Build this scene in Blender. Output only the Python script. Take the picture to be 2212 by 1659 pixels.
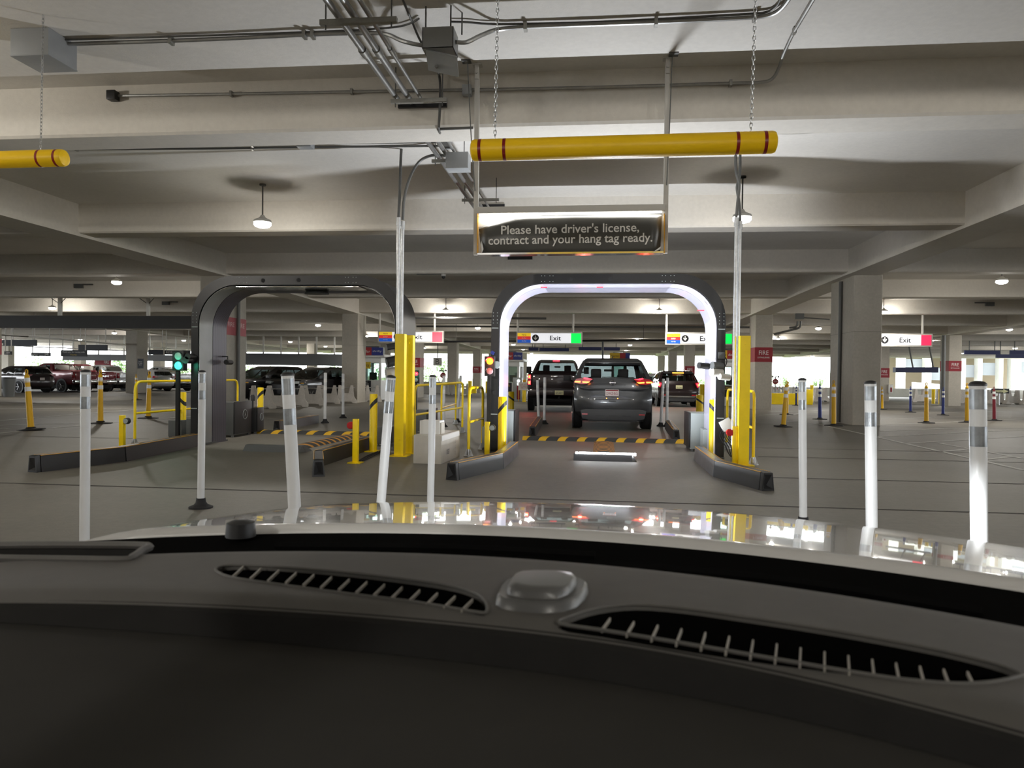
import bpy, bmesh, math, random
from mathutils import Vector, Matrix
random.seed(11)
sc = bpy.context.scene
COL = sc.collection
R = math.radians
for o in list(bpy.data.objects):
    bpy.data.objects.remove(o)

# ------------------------------------------------------------------ camera
IMG_W, IMG_H, F_PX = 2212, 1659, 1600.0
YAW, ROLL, CAM_H = R(6.3), 0.012, 1.25
PITCH = math.atan(20.5 / F_PX)
cam_data = bpy.data.cameras.new('camera')
cam_data.sensor_width = 36.0
cam_data.lens = 36.0 * F_PX / IMG_W
cam_data.clip_start = 0.02
cam_data.clip_end = 600
cam_data.dof.use_dof = True
cam_data.dof.focus_distance = 13.0
cam_data.dof.aperture_fstop = 8.5
cam = bpy.data.objects.new('camera', cam_data)
COL.objects.link(cam)
cam.matrix_world = (Matrix.Translation((0, 0, CAM_H)) @ Matrix.Rotation(YAW, 4, 'Z')
                    @ Matrix.Rotation(R(90) - PITCH, 4, 'X') @ Matrix.Rotation(math.atan(ROLL), 4, 'Z'))
sc.camera = cam

# ------------------------------------------------------------------ sky, exposure
w = bpy.data.worlds.new('overcast_sky'); sc.world = w
w.use_nodes = True
bg = w.node_tree.nodes['Background']
bg.inputs[0].default_value = (0.93, 0.97, 1.0, 1)
bg.inputs[1].default_value = 6.0
vs = sc.view_settings
vs.view_transform = 'Standard'; vs.look = 'None'; vs.exposure = 0.55; vs.gamma = 1.0
vs.use_curve_mapping = False
sc.cycles.use_denoising = True
sc.cycles.max_bounces = 6
sc.cycles.diffuse_bounces = 4
sc.cycles.glossy_bounces = 4
sc.cycles.transmission_bounces = 4
sc.cycles.transparent_max_bounces = 12
sc.cycles.sample_clamp_indirect = 4.0
sc.cycles.caustics_reflective = False
sc.cycles.caustics_refractive = False

def point_light(name, loc, power, color=(1, .97, .92), radius=.06):
    l = bpy.data.lights.new(name, 'POINT'); l.energy = power; l.color = color
    l.shadow_soft_size = radius
    o = bpy.data.objects.new(name, l); COL.objects.link(o); o.location = loc
    return o

def down_light(name, loc, power, color, size):
    l = bpy.data.lights.new(name, 'AREA'); l.energy = power; l.color = color; l.shape = 'DISK'; l.size = size
    o = bpy.data.objects.new(name, l); COL.objects.link(o); o.location = loc
    return o

def area_light(name, loc, power, sx, sy, rot=(0, 0, 0), color=(1, 1, 1)):
    l = bpy.data.lights.new(name, 'AREA'); l.energy = power; l.color = color
    l.shape = 'RECTANGLE'; l.size = sx; l.size_y = sy
    o = bpy.data.objects.new(name, l); COL.objects.link(o); o.location = loc; o.rotation_euler = rot
    return o

LAMP_COLOR = (1.0, .955, .875)
LED_COLOR = (.90, .94, 1.0)
# light strip let into the lane floor (it shines up at the underside of cars)
area_light('under_vehicle_strip_light', (.19, 11.03, .135), 210, .72, .05, (R(180), 0, 0), LED_COLOR)
# added fill lamps, out of view behind the camera and to either side
for lx, ly, lp in ((-9, -5, 300), (-3, -5, 300), (3, -5, 300), (9, -5, 300), (-9.2, 5.2, 170), (9.4, 5.8, 150)):
    point_light('unseen_fill_light', (lx, ly, 3.8), lp, LAMP_COLOR, .12)

# ------------------------------------------------------------------ helpers that turn image pixels into world positions
SLOPE = .0105
def zf(y): return -SLOPE * max(0.0, y - 20)          # floor falls gently for drainage
def zc(y): return -.01 * max(0.0, y - 25)            # and so does the deck above
def ray(px, py):
    dx, dy = px - 1106, py - 829.5
    a = math.atan(ROLL); c, s = math.cos(a), math.sin(a)
    u, v = c * dx + s * dy, -s * dx + c * dy
    f = F_PX * math.cos(PITCH) - v * math.sin(PITCH)
    z = -(v * math.cos(PITCH)) - F_PX * math.sin(PITCH)
    return (u * math.cos(YAW) - f * math.sin(YAW), u * math.sin(YAW) + f * math.cos(YAW), z)
def lvl(px, py, z):
    X, Y, Z = ray(px, py); t = (z - CAM_H) / Z
    return Vector((X * t, Y * t, z))
def gnd(px, py):
    g = lvl(px, py, 0)
    if 0 < g.y <= 20: return g
    X, Y, Z = ray(px, py); t = (-CAM_H + SLOPE * 20) / (Z + SLOPE * Y)
    return Vector((X * t, Y * t, CAM_H + Z * t))
def at(px, py, y):
    X, Y, Z = ray(px, py); t = y / Y
    return Vector((X * t, y, CAM_H + Z * t))
def dep(px, py, d):
    X, Y, Z = ray(px, py); t = d / F_PX
    return Vector((X * t, Y * t, CAM_H + Z * t))

# ------------------------------------------------------------------ mesh builder
ORG = {}
class MB:
    """collects shapes; build() links them as one mesh object"""
    def __init__(s, world=True):
        s.v, s.f, s.m, s.world, s.k = [], [], [], world, 0
    def add(s, vs, fs, k=None):
        b = len(s.v); s.v += [Vector(p) for p in vs]
        s.f += [[b + i for i in f] for f in fs]; s.m += [s.k if k is None else k] * len(fs)
        return s
    def box(s, x0, x1, y0, y1, z0, z1):
        return s.add([(x0, y0, z0), (x1, y0, z0), (x1, y1, z0), (x0, y1, z0), (x0, y0, z1), (x1, y0, z1), (x1, y1, z1), (x0, y1, z1)],
                     [(3, 2, 1, 0), (4, 5, 6, 7), (0, 1, 5, 4), (1, 2, 6, 5), (2, 3, 7, 6), (3, 0, 4, 7)])
    def cbox(s, c, d, rz=0, mat=None):
        m = mat or Matrix.Rotation(rz, 3, 'Z'); c = Vector(c)
        p = [c + m @ Vector((sx * d[0] / 2, sy * d[1] / 2, sz * d[2] / 2)) for sz in (-1, 1) for sx, sy in ((-1, -1), (1, -1), (1, 1), (-1, 1))]
        return s.add(p, [(3, 2, 1, 0), (4, 5, 6, 7), (0, 1, 5, 4), (1, 2, 6, 5), (2, 3, 7, 6), (3, 0, 4, 7)])
    def tube(s, pts, r, n=8, caps=True):
        pts = [Vector(p) for p in pts]; N = len(pts); rr = r if isinstance(r, (list, tuple)) else [r] * N
        vs, fs = [], []; ref = None
        for i, p in enumerate(pts):
            d = (pts[min(i + 1, N - 1)] - pts[max(i - 1, 0)]).normalized()
            if ref is None:
                ref = d.cross(Vector((0, 0, 1)) if abs(d.z) < .9 else Vector((1, 0, 0))).normalized()
            a = (ref - d * ref.dot(d)).normalized(); ref = a; b = d.cross(a)
            for j in range(n):
                t = 2 * math.pi * j / n
                vs.append(p + (a * math.cos(t) + b * math.sin(t)) * rr[i])
        for i in range(N - 1):
            for j in range(n):
                k = (j + 1) % n
                fs.append((i * n + j, (i + 1) * n + j, (i + 1) * n + k, i * n + k))
        if caps:
            fs.append(tuple(range(n))); fs.append(tuple((N - 1) * n + j for j in range(n - 1, -1, -1)))
        return s.add(vs, fs)
    def lathe(s, prof, c=(0, 0, 0), n=16, axis='Z', squash=1.0):
        c = Vector(c); vs, fs = [], []
        for r, h in prof:
            for j in range(n):
                t = 2 * math.pi * j / n; a, b = r * math.cos(t), r * math.sin(t) * squash
                vs.append(c + Vector((a, b, h) if axis == 'Z' else (a, h, b) if axis == 'Y' else (h, a, b)))
        for i in range(len(prof) - 1):
            for j in range(n):
                k = (j + 1) % n; fs.append((i * n + j, i * n + k, (i + 1) * n + k, (i + 1) * n + j))
        fs.append(tuple(range(n - 1, -1, -1))); fs.append(tuple((len(prof) - 1) * n + j for j in range(n)))
        return s.add(vs, fs)
    def prism(s, poly, a, b, axis='Y'):
        """polygon (2d) extruded from a to b along the axis"""
        n = len(poly)
        def P(p, h): return (p[0], h, p[1]) if axis == 'Y' else (h, p[0], p[1]) if axis == 'X' else (p[0], p[1], h)
        vs = [P(p, a) for p in poly] + [P(p, b) for p in poly]
        fs = [tuple(range(n)), tuple(range(2 * n - 1, n - 1, -1))]
        fs += [(i, i + n, (i + 1) % n + n, (i + 1) % n) for i in range(n)]
        return s.add(vs, fs)
    def loft(s, rings, caps=True, closed=True):
        n = len(rings[0]); vs = [p for r in rings for p in r]; fs = []
        for i in range(len(rings) - 1):
            for j in range(n if closed else n - 1):
                k = (j + 1) % n; fs.append((i * n + j, i * n + k, (i + 1) * n + k, (i + 1) * n + j))
        if caps:
            fs.append(tuple(range(n - 1, -1, -1))); fs.append(tuple((len(rings) - 1) * n + j for j in range(n)))
        return s.add(vs, fs)
    def build(s, name, mats, parent=None, smooth=False, bevel=0.0, sub=0, angle=40):
        me = bpy.data.meshes.new(name)
        org = ORG.get(parent.name, Vector()) if (parent and s.world) else Vector()
        me.from_pydata([p - org for p in s.v], [], s.f)
        if not isinstance(mats, (list, tuple)): mats = [mats]
        for m in mats: me.materials.append(m)
        for p, k in zip(me.polygons, s.m): p.material_index = k
        bm = bmesh.new(); bm.from_mesh(me)
        bmesh.ops.recalc_face_normals(bm, faces=bm.faces)
        if bevel > 0:
            es = [e for e in bm.edges if len(e.link_faces) == 2 and e.calc_face_angle(0) > .5]
            bmesh.ops.bevel(bm, geom=es, offset=bevel, segments=2, profile=.6, affect='EDGES', clamp_overlap=True)
        bm.to_mesh(me); bm.free()
        o = bpy.data.objects.new(name, me); COL.objects.link(o)
        if parent: o.parent = parent; ORG[o.name] = ORG.get(parent.name, Vector())
        else: ORG[o.name] = Vector()
        if smooth or bevel > 0:
            for p in me.polygons: p.use_smooth = True
            me.set_sharp_from_angle(angle=R(angle))
        if sub:
            md = o.modifiers.new('smooth', 'SUBSURF'); md.levels = sub; md.render_levels = sub
        return o

def thing(name, label, cat, loc=(0, 0, 0), rz=0.0, group=None):
    o = bpy.data.objects.new(name, None); COL.objects.link(o)
    o.empty_display_size = .1
    o.location = loc; o.rotation_euler = (0, 0, rz)
    ORG[o.name] = Vector(loc)
    return tag(o, label, cat, group)
def tag(o, label=None, cat=None, group=None, kind=None):
    if label: o['label'] = label
    if cat: o['category'] = cat
    if group: o['group'] = group
    if kind: o['kind'] = kind
    return o
def struct(o, label=None):
    o['kind'] = 'structure'
    if label: o['label'] = label
    return o
def dup(root, loc, rz=0.0, label=None, group=None, tilt=None):
    r = root.copy(); COL.objects.link(r); r.location = loc; r.rotation_euler = (tilt[0], tilt[1], rz) if tilt else (0, 0, rz)
    ORG[r.name] = Vector(loc)
    if label: r['label'] = label
    if group: r['group'] = group
    for ch in list(root.children):
        c = ch.copy(); COL.objects.link(c); c.parent = r
        for g in ch.children:
            d = g.copy(); COL.objects.link(d); d.parent = c
    return r
def spline(pts, n=6):
    pts = [Vector(p) for p in pts]; out = []
    q = [2 * pts[0] - pts[1]] + pts + [2 * pts[-1] - pts[-2]]
    for i in range(1, len(q) - 2):
        a, b, c, d = q[i - 1:i + 3]
        for k in range(n):
            t = k / n
            out.append(.5 * ((2 * b) + (c - a) * t + (2 * a - 5 * b + 4 * c - d) * t * t + (3 * b - a - 3 * c + d) * t ** 3))
    out.append(pts[-1]); return out
def bend(pts, r=.1, n=5):
    """polyline with rounded corners"""
    pts = [Vector(p) for p in pts]; out = [pts[0]]
    for i in range(1, len(pts) - 1):
        a, b, c = pts[i - 1], pts[i], pts[i + 1]
        k = min(r, (a - b).length * .49, (c - b).length * .49)
        p, q = b + (a - b).normalized() * k, b + (c - b).normalized() * k
        for j in range(n + 1):
            t = j / n; out.append((1 - t) ** 2 * p + 2 * t * (1 - t) * b + t * t * q)
    out.append(pts[-1]); return out
def text(s, c, w, h, m, parent, right=(1, 0, 0), up=(0, 0, 1), name='lettering', ext=.003, world=True, bold=0.0, shear=0.0):
    """lettering fitted into a w x h box centred on c"""
    cu = bpy.data.curves.new('t', 'FONT'); cu.body = s; cu.size = 1; cu.extrude = 0; cu.offset = bold; cu.shear = shear
    cu.align_x = 'CENTER'; cu.space_line = .92; cu.resolution_u = 3
    ob = bpy.data.objects.new('t', cu); COL.objects.link(ob)
    dg = bpy.context.evaluated_depsgraph_get()
    me0 = bpy.data.meshes.new_from_object(ob.evaluated_get(dg))
    V = [v.co.copy() for v in me0.vertices]; Fs = [tuple(p.vertices) for p in me0.polygons]
    bpy.data.objects.remove(ob); bpy.data.curves.remove(cu); bpy.data.meshes.remove(me0)
    x0, x1 = min(v.x for v in V), max(v.x for v in V); y0, y1 = min(v.y for v in V), max(v.y for v in V)
    right, up, c = Vector(right), Vector(up), Vector(c); n = right.cross(up)
    kx = w / (x1 - x0); ky = h / (y1 - y0) if h else kx
    b = MB(world)
    P = [c + right * ((v.x - (x0 + x1) / 2) * kx) + up * ((v.y - (y0 + y1) / 2) * ky) + n * ext for v in V]
    b.add(P, Fs)
    return b.build(name, m, parent)

# ------------------------------------------------------------------ materials
def lin(r, g, b):
    f = lambda c: (c / 255 / 12.92) if c <= 10 else ((c / 255 + .055) / 1.055) ** 2.4
    return (f(r), f(g), f(b))
def mat(name, col, rough=.5, metal=0.0, var=0.0, scale=6.0, bump=0.0, bscale=40.0, coat=0.0, emit=None, estr=0.0, trans=0.0, alpha=1.0, spec=.5, ior=1.45):
    m = bpy.data.materials.new(name); m.use_nodes = True
    nt = m.node_tree; b = nt.nodes['Principled BSDF']
    I = b.inputs
    I['Base Color'].default_value = (*col, 1); I['Roughness'].default_value = rough; I['Metallic'].default_value = metal
    I['Coat Weight'].default_value = coat; I['Coat Roughness'].default_value = .03
    I['Transmission Weight'].default_value = trans; I['Alpha'].default_value = alpha
    I['Specular IOR Level'].default_value = spec; I['IOR'].default_value = ior
    if emit: I['Emission Color'].default_value = (*emit, 1); I['Emission Strength'].default_value = estr
    if var or bump:
        tc = nt.nodes.new('ShaderNodeTexCoord')
    if var:
        nz = nt.nodes.new('ShaderNodeTexNoise'); nz.inputs['Scale'].default_value = scale; nz.inputs['Detail'].default_value = 6
        nz.inputs['Roughness'].default_value = .6
        nt.links.new(tc.outputs['Object'], nz.inputs['Vector'])
        rp = nt.nodes.new('ShaderNodeValToRGB')
        rp.color_ramp.elements[0].position = .3; rp.color_ramp.elements[1].position = .7
        rp.color_ramp.elements[0].color = (*[c * (1 - var) for c in col], 1); rp.color_ramp.elements[1].color = (*[min(1, c * (1 + var)) for c in col], 1)
        nt.links.new(nz.outputs['Fac'], rp.inputs['Fac']); nt.links.new(rp.outputs['Color'], I['Base Color'])
    if bump:
        n2 = nt.nodes.new('ShaderNodeTexNoise'); n2.inputs['Scale'].default_value = bscale; n2.inputs['Detail'].default_value = 4
        nt.links.new(tc.outputs['Object'], n2.inputs['Vector'])
        bp = nt.nodes.new('ShaderNodeBump'); bp.inputs['Strength'].default_value = bump; bp.inputs['Distance'].default_value = .02
        nt.links.new(n2.outputs['Fac'], bp.inputs['Height']); nt.links.new(bp.outputs['Normal'], I['Normal'])
    return m
def thin_glass(name, tint, gloss=.10, rough=.02):
    m = bpy.data.materials.new(name); m.use_nodes = True; nt = m.node_tree; nt.nodes.clear()
    o = nt.nodes.new('ShaderNodeOutputMaterial'); mx = nt.nodes.new('ShaderNodeMixShader')
    t = nt.nodes.new('ShaderNodeBsdfTransparent'); t.inputs[0].default_value = (*tint, 1)
    g = nt.nodes.new('ShaderNodeBsdfGlossy'); g.inputs['Roughness'].default_value = rough; g.inputs[0].default_value = (.9, .9, .9, 1)
    fr = nt.nodes.new('ShaderNodeFresnel'); fr.inputs[0].default_value = 1.45
    ad = nt.nodes.new('ShaderNodeMath'); ad.operation = 'MULTIPLY_ADD'; ad.inputs[1].default_value = .9; ad.inputs[2].default_value = gloss * .2
    nt.links.new(fr.outputs[0], ad.inputs[0]); nt.links.new(ad.outputs[0], mx.inputs[0])
    nt.links.new(t.outputs[0], mx.inputs[1]); nt.links.new(g.outputs[0], mx.inputs[2]); nt.links.new(mx.outputs[0], o.inputs[0])
    return m
def stripes(m, axis, freq, c1, c2, width=.5, coord='Object', skew=0.0, axis2=0):
    """hard two-colour bands along an axis of the object"""
    nt = m.node_tree; b = nt.nodes['Principled BSDF']
    tc = nt.nodes.new('ShaderNodeTexCoord'); sp = nt.nodes.new('ShaderNodeSeparateXYZ')
    nt.links.new(tc.outputs[coord], sp.inputs[0])
    src = sp.outputs[axis]
    if skew:
        mu = nt.nodes.new('ShaderNodeMath'); mu.operation = 'MULTIPLY_ADD'; mu.inputs[1].default_value = skew
        nt.links.new(sp.outputs[axis2], mu.inputs[0]); nt.links.new(src, mu.inputs[2]); src = mu.outputs[0]
    a = nt.nodes.new('ShaderNodeMath'); a.operation = 'MULTIPLY'; a.inputs[1].default_value = freq
    nt.links.new(src, a.inputs[0])
    fr = nt.nodes.new('ShaderNodeMath'); fr.operation = 'FRACT'; nt.links.new(a.outputs[0], fr.inputs[0])
    lt = nt.nodes.new('ShaderNodeMath'); lt.operation = 'LESS_THAN'; lt.inputs[1].default_value = width
    nt.links.new(fr.outputs[0], lt.inputs[0])
    mx = nt.nodes.new('ShaderNodeMix'); mx.data_type = 'RGBA'
    mx.inputs['A'].default_value = (*c2, 1); mx.inputs['B'].default_value = (*c1, 1)
    nt.links.new(lt.outputs[0], mx.inputs['Factor']); nt.links.new(mx.outputs['Result'], b.inputs['Base Color'])
    return m
def concrete(name, col, streak=.12, scale=.5, rough=.85, fine=.06, stretch=(1, 1, 1), pits=False):
    m = mat(name, col, rough, bump=.12, bscale=55)
    nt = m.node_tree; b = nt.nodes['Principled BSDF']
    tc = nt.nodes.new('ShaderNodeTexCoord'); mp = nt.nodes.new('ShaderNodeMapping'); mp.inputs['Scale'].default_value = stretch
    nt.links.new(tc.outputs['Object'], mp.inputs['Vector'])
    n1 = nt.nodes.new('ShaderNodeTexNoise'); n1.inputs['Scale'].default_value = scale; n1.inputs['Detail'].default_value = 8; n1.inputs['Roughness'].default_value = .62
    n2 = nt.nodes.new('ShaderNodeTexNoise'); n2.inputs['Scale'].default_value = 14; n2.inputs['Detail'].default_value = 6
    nt.links.new(mp.outputs['Vector'], n1.inputs['Vector']); nt.links.new(tc.outputs['Object'], n2.inputs['Vector'])
    def ramp(src, lo, hi, p0=.32, p1=.68):
        r = nt.nodes.new('ShaderNodeValToRGB'); e = r.color_ramp.elements
        e[0].position, e[1].position = p0, p1
        e[0].color = (lo, lo, lo, 1); e[1].color = (hi, hi, hi, 1)
        nt.links.new(src, r.inputs['Fac']); return r.outputs['Color']
    def mul(a, c):
        x = nt.nodes.new('ShaderNodeMix'); x.data_type = 'RGBA'; x.blend_type = 'MULTIPLY'; x.inputs['Factor'].default_value = 1
        nt.links.new(a, x.inputs['A'])
        if isinstance(c, tuple): x.inputs['B'].default_value = (*c, 1)
        else: nt.links.new(c, x.inputs['B'])
        return x.outputs['Result']
    o = mul(mul(ramp(n1.outputs['Fac'], 1 - streak, 1 + streak), ramp(n2.outputs['Fac'], 1 - fine, 1 + fine)), col)
    if pits:
        n3 = nt.nodes.new('ShaderNodeTexNoise'); n3.inputs['Scale'].default_value = 5.5; n3.inputs['Detail'].default_value = 9; n3.inputs['Roughness'].default_value = .75
        mp3 = nt.nodes.new('ShaderNodeMapping'); mp3.inputs['Scale'].default_value = (.55, 1.6, 1.6)
        nt.links.new(tc.outputs['Object'], mp3.inputs['Vector']); nt.links.new(mp3.outputs['Vector'], n3.inputs['Vector'])
        o = mul(o, ramp(n3.outputs['Fac'], .55, 1.0, .24, .285))
    nt.links.new(o, b.inputs['Base Color'])
    return m

M = {}
M['paint'] = concrete('painted_concrete', (.66, .625, .565), .05, .6, .8, .03, pits=True)
M['slab'] = concrete('painted_slab', (.70, .675, .63), .06, .5, .8, .03, pits=True)
M['column'] = concrete('bare_concrete', (.44, .41, .355), .08, .9, .85, .05)
M['floor'] = concrete('floor_concrete', (.150, .138, .115), .17, .32, .55, .07, (1, 1, 1))
M['barrier'] = concrete('precast_concrete', (.52, .49, .45), .12, 1.2, .9, .06)
M['bright_concrete'] = concrete('outdoor_concrete', (.44, .43, .40), .1, .5, .9, .05)
M['ramp_panel'] = mat('ramp_panel', (.22, .235, .25), .9, var=.06, scale=.4)
M['ramp_beige'] = mat('ramp_beige', (.26, .205, .15), .9, var=.08, scale=.4)
M['block'] = mat('concrete_block', (.55, .52, .46), .85, var=.1, scale=2)
M['line'] = mat('line_paint', (.50, .49, .455), .6, var=.35, scale=9)
M['red_paint'] = mat('red_paint', lin(140, 32, 44), .6, var=.08, scale=5)
M['faded_red'] = mat('faded_red_paint', lin(176, 92, 98), .65, var=.1, scale=5)
M['white_paint'] = mat('white_paint', (.74, .73, .70), .5)
M['pale_letter'] = mat('pale_lettering', (.78, .72, .70), .6)
M['faded_letter'] = mat('faded_lettering', (.68, .5, .5), .6)
M['yellow'] = mat('yellow_paint', lin(248, 214, 10), .35, var=.06, scale=4, spec=.5)
M['yellow_plastic'] = mat('yellow_plastic', lin(226, 176, 12), .42, var=.05, scale=3)
M['bar_yellow'] = mat('clearance_yellow', lin(246, 200, 10), .38, var=.03, scale=2)
M['bar_red'] = mat('dark_red_tape', lin(128, 20, 22), .35)
M['black'] = mat('black_plastic', (.018, .018, .019), .45, var=.12, scale=8)
M['black_metal'] = mat('black_coated_metal', (.013, .013, .014), .35, var=.1, scale=3)
M['rubber'] = mat('black_rubber', (.014, .014, .015), .75, var=.2, scale=12)
M['tube_white'] = mat('white_plastic_tube', (.66, .67, .68), .38, var=.04, scale=8)
M['reflective'] = mat('reflective_band', (.30, .32, .34), .28, metal=.55, var=.35, scale=14)
M['reflective_white'] = mat('white_reflective_band', (.8, .8, .78), .3)
M['blue_plastic'] = mat('blue_plastic', lin(32, 48, 120), .45)
M['maroon_plastic'] = mat('maroon_plastic', lin(112, 28, 40), .45)
M['navy'] = mat('navy_paint', lin(38, 44, 92), .5)
M['dark_navy'] = mat('dark_blue_grey', (.022, .026, .036), .5)
M['fascia'] = mat('charcoal_fascia', (.032, .032, .031), .55, var=.08, scale=1.5)
M['grey_fascia'] = mat('grey_fascia', (.13, .135, .14), .5)
M['galv'] = mat('galvanised_steel', (.55, .56, .57), .35, metal=.85, var=.15, scale=20)
M['conduit'] = mat('steel_conduit', (.34, .34, .33), .38, metal=.7, var=.12, scale=8)
M['dark_conduit'] = mat('dull_conduit', (.12, .12, .115), .5, metal=.4)
M['strut'] = mat('steel_strut', (.30, .295, .27), .45, metal=.6, var=.15, scale=12)
M['box_grey'] = mat('grey_box_paint', (.36, .375, .385), .45, metal=.2, var=.04)
M['cabinet'] = mat('pale_grey_cabinet', (.36, .40, .40), .4, var=.03)
M['dark_cabinet'] = mat('dark_grey_cabinet', (.10, .105, .105), .5, var=.05)
M['sign_frame'] = mat('sign_frame_paint', (.52, .50, .46), .5)
M['sign_face'] = mat('sign_charcoal', (.072, .070, .063), .3, var=.03)
M['sign_letter'] = mat('sign_lettering', (.85, .83, .79), .45)
M['led_white'] = mat('led_tube', (.9, .9, .9), .4, emit=(1, .99, .94), estr=5)
M['led_bar'] = mat('led_bar_lens', (.9, .9, .95), .3, emit=(.93, .96, 1), estr=14)
M['panel_lit'] = mat('lit_panel', (.52, .52, .60), .18, emit=(.80, .82, 1.0), estr=.12, var=.03)
M['panel_lit_rear'] = mat('lit_panel_rear', (.36, .36, .44), .22, emit=(.80, .80, 1.0), estr=.05)
M['panel_off'] = mat('grey_panel', (.34, .345, .355), .16, metal=.25, var=.06, scale=3)
M['panel_rib'] = stripes(mat('ribbed_panel', (.1, .1, .11), .3, metal=.3), 1, 38, (.16, .155, .18), (.055, .052, .07), .5)
M['mirror_panel'] = mat('polished_panel', (.5, .5, .5), .12, metal=.9, bump=.25, bscale=5)
M['lamp_lens'] = mat('lamp_lens', (.9, .9, .9), .4, emit=(1, .97, .90), estr=16)
M['lamp_body'] = mat('lamp_housing', (.5, .49, .46), .5)
M['green_on'] = mat('green_signal_lit', (.02, .4, .3), .3, emit=(.03, 1.0, .62), estr=3.0)
M['green_off'] = mat('pale_signal_lens', (.30, .42, .39), .3)
M['red_on'] = mat('red_signal_lit', (.5, .1, .02), .3, emit=(1.0, .36, .02), estr=2.2)
M['red_rim'] = mat('red_signal_rim', (.5, .02, .02), .3, emit=(1.0, .03, .03), estr=1.2)
M['pink_off'] = mat('pink_signal_lens', (.55, .30, .34), .3)
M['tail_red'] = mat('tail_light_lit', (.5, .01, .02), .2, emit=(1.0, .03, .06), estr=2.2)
M['tail_amber'] = mat('brake_light_lit', (.6, .1, .02), .2, emit=(1.0, .22, .03), estr=4.0)
M['tail_off'] = mat('tail_light_unlit', (.25, .01, .02), .15)
M['refl_red'] = mat('red_reflector', (.45, .015, .02), .25)
M['glass'] = thin_glass('tinted_glass', (.62, .70, .69))
M['dark_glass'] = thin_glass('dark_privacy_glass', (.10, .12, .12))
M['pane'] = thin_glass('booth_glass', (.84, .93, .90))
M['chrome'] = mat('chrome', (.75, .75, .76), .1, metal=1.0)
M['rim'] = mat('alloy_rim', (.42, .42, .43), .25, metal=.9)
M['tyre'] = mat('tyre_rubber', (.012, .012, .013), .8)
M['under'] = mat('underbody_black', (.008, .008, .009), .8)
M['seat'] = mat('seat_fabric', (.02, .02, .022), .8)
for n, c, met in (('black', (.008, .008, .010), .2), ('gunmetal', (.075, .079, .085), .55), ('red', (.17, .012, .022), .25), ('silver', (.50, .51, .53), .6), ('white', (.7, .7, .69), 0), ('maroon_black', (.016, .008, .010), .3)):
    M['car_' + n] = mat(n + '_car_paint', c, .3, metal=met, coat=1.0)
M['trim_grey'] = mat('grey_plastic_trim', (.045, .047, .05), .5)
M['cardboard'] = mat('white_cardboard', (.52, .49, .43), .8, var=.07, scale=6)
M['print'] = mat('dark_print', (.06, .07, .11), .7)
M['paper'] = mat('white_sheet', (.72, .71, .68), .6)
M['amber_edge'] = mat('amber_edge_strip', lin(214, 158, 40), .4)
M['bump_stripe'] = stripes(mat('bump_rubber', (.02, .02, .02), .7), 0, 2.73, lin(205, 160, 30), (.035, .036, .035), .4, skew=-.5, axis2=1)
M['ramp_stripe'] = stripes(mat('ramp_rubber', (.02, .02, .02), .7), 1, 4.3, lin(190, 132, 45), (.035, .036, .035), .36)
M['exit_white'] = mat('exit_panel', (.78, .78, .78), .35, emit=(.92, .94, 1), estr=.45)
M['exit_red'] = mat('exit_red_panel', lin(235, 40, 75), .4, emit=lin(255, 40, 80), estr=.75)
M['exit_red_dim'] = mat('exit_red_panel_dim', lin(235, 90, 105), .4, emit=lin(255, 80, 100), estr=.55)
M['exit_green'] = mat('exit_green_panel', lin(0, 190, 70), .4, emit=lin(0, 225, 80), estr=.8)
M['logo_yellow'] = mat('yellow_block', lin(240, 200, 40), .4, emit=lin(240, 200, 40), estr=.35)
M['logo_red'] = mat('red_block', lin(205, 45, 45), .4, emit=lin(215, 50, 45), estr=.35)
M['logo_blue'] = mat('blue_block', lin(25, 80, 175), .4, emit=lin(25, 85, 185), estr=.35)
M['ink'] = mat('black_ink', (.01, .01, .012), .5)
M['booth_white'] = mat('booth_white', (.72, .72, .69), .45)
M['awning_red'] = mat('red_sign_panel', lin(160, 38, 42), .45)
M['awning_blue'] = mat('blue_sign_panel', lin(38, 52, 130), .45)
M['awning_yellow'] = mat('yellow_sign_panel', lin(215, 178, 40), .45)
M['gold'] = mat('gold_lettering', lin(200, 170, 40), .5)
M['plate_white'] = mat('plate_pale', (.72, .64, .62), .4)
M['plate_yellow'] = mat('plate_yellow', (.75, .72, .42), .4)
M['bark'] = mat('bark', (.10, .075, .05), .9, var=.3)
M['leaf'] = mat('leaf_green', (.17, .26, .11), .7, var=.35, scale=.8)
M['leaf_pale'] = mat('leaf_pale', (.26, .33, .20), .7, var=.3, scale=.8)
M['grass'] = mat('ground_grass', (.16, .21, .09), .9, var=.3, scale=.4)
M['asphalt'] = mat('outdoor_pavement', (.42, .42, .41), .9, var=.1)
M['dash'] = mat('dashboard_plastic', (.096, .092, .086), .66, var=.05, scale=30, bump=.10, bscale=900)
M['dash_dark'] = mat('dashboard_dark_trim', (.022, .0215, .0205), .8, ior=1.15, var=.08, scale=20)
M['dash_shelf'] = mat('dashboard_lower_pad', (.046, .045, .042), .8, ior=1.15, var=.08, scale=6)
M['pit'] = mat('vent_black', (.003, .003, .003), .9, ior=1.02)
M['slat'] = mat('vent_slat', (.32, .30, .27), .5)
M['cowl'] = mat('cowl_black', (.006, .006, .006), .9, ior=1.02)
M['hood'] = mat('white_hood_paint', (.60, .60, .59), .25, coat=1.0)
M['sensor'] = mat('sensor_plastic', (.10, .10, .098), .35)
M['roof_liner'] = mat('roof_lining', (.25, .24, .22), .9)

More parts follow.
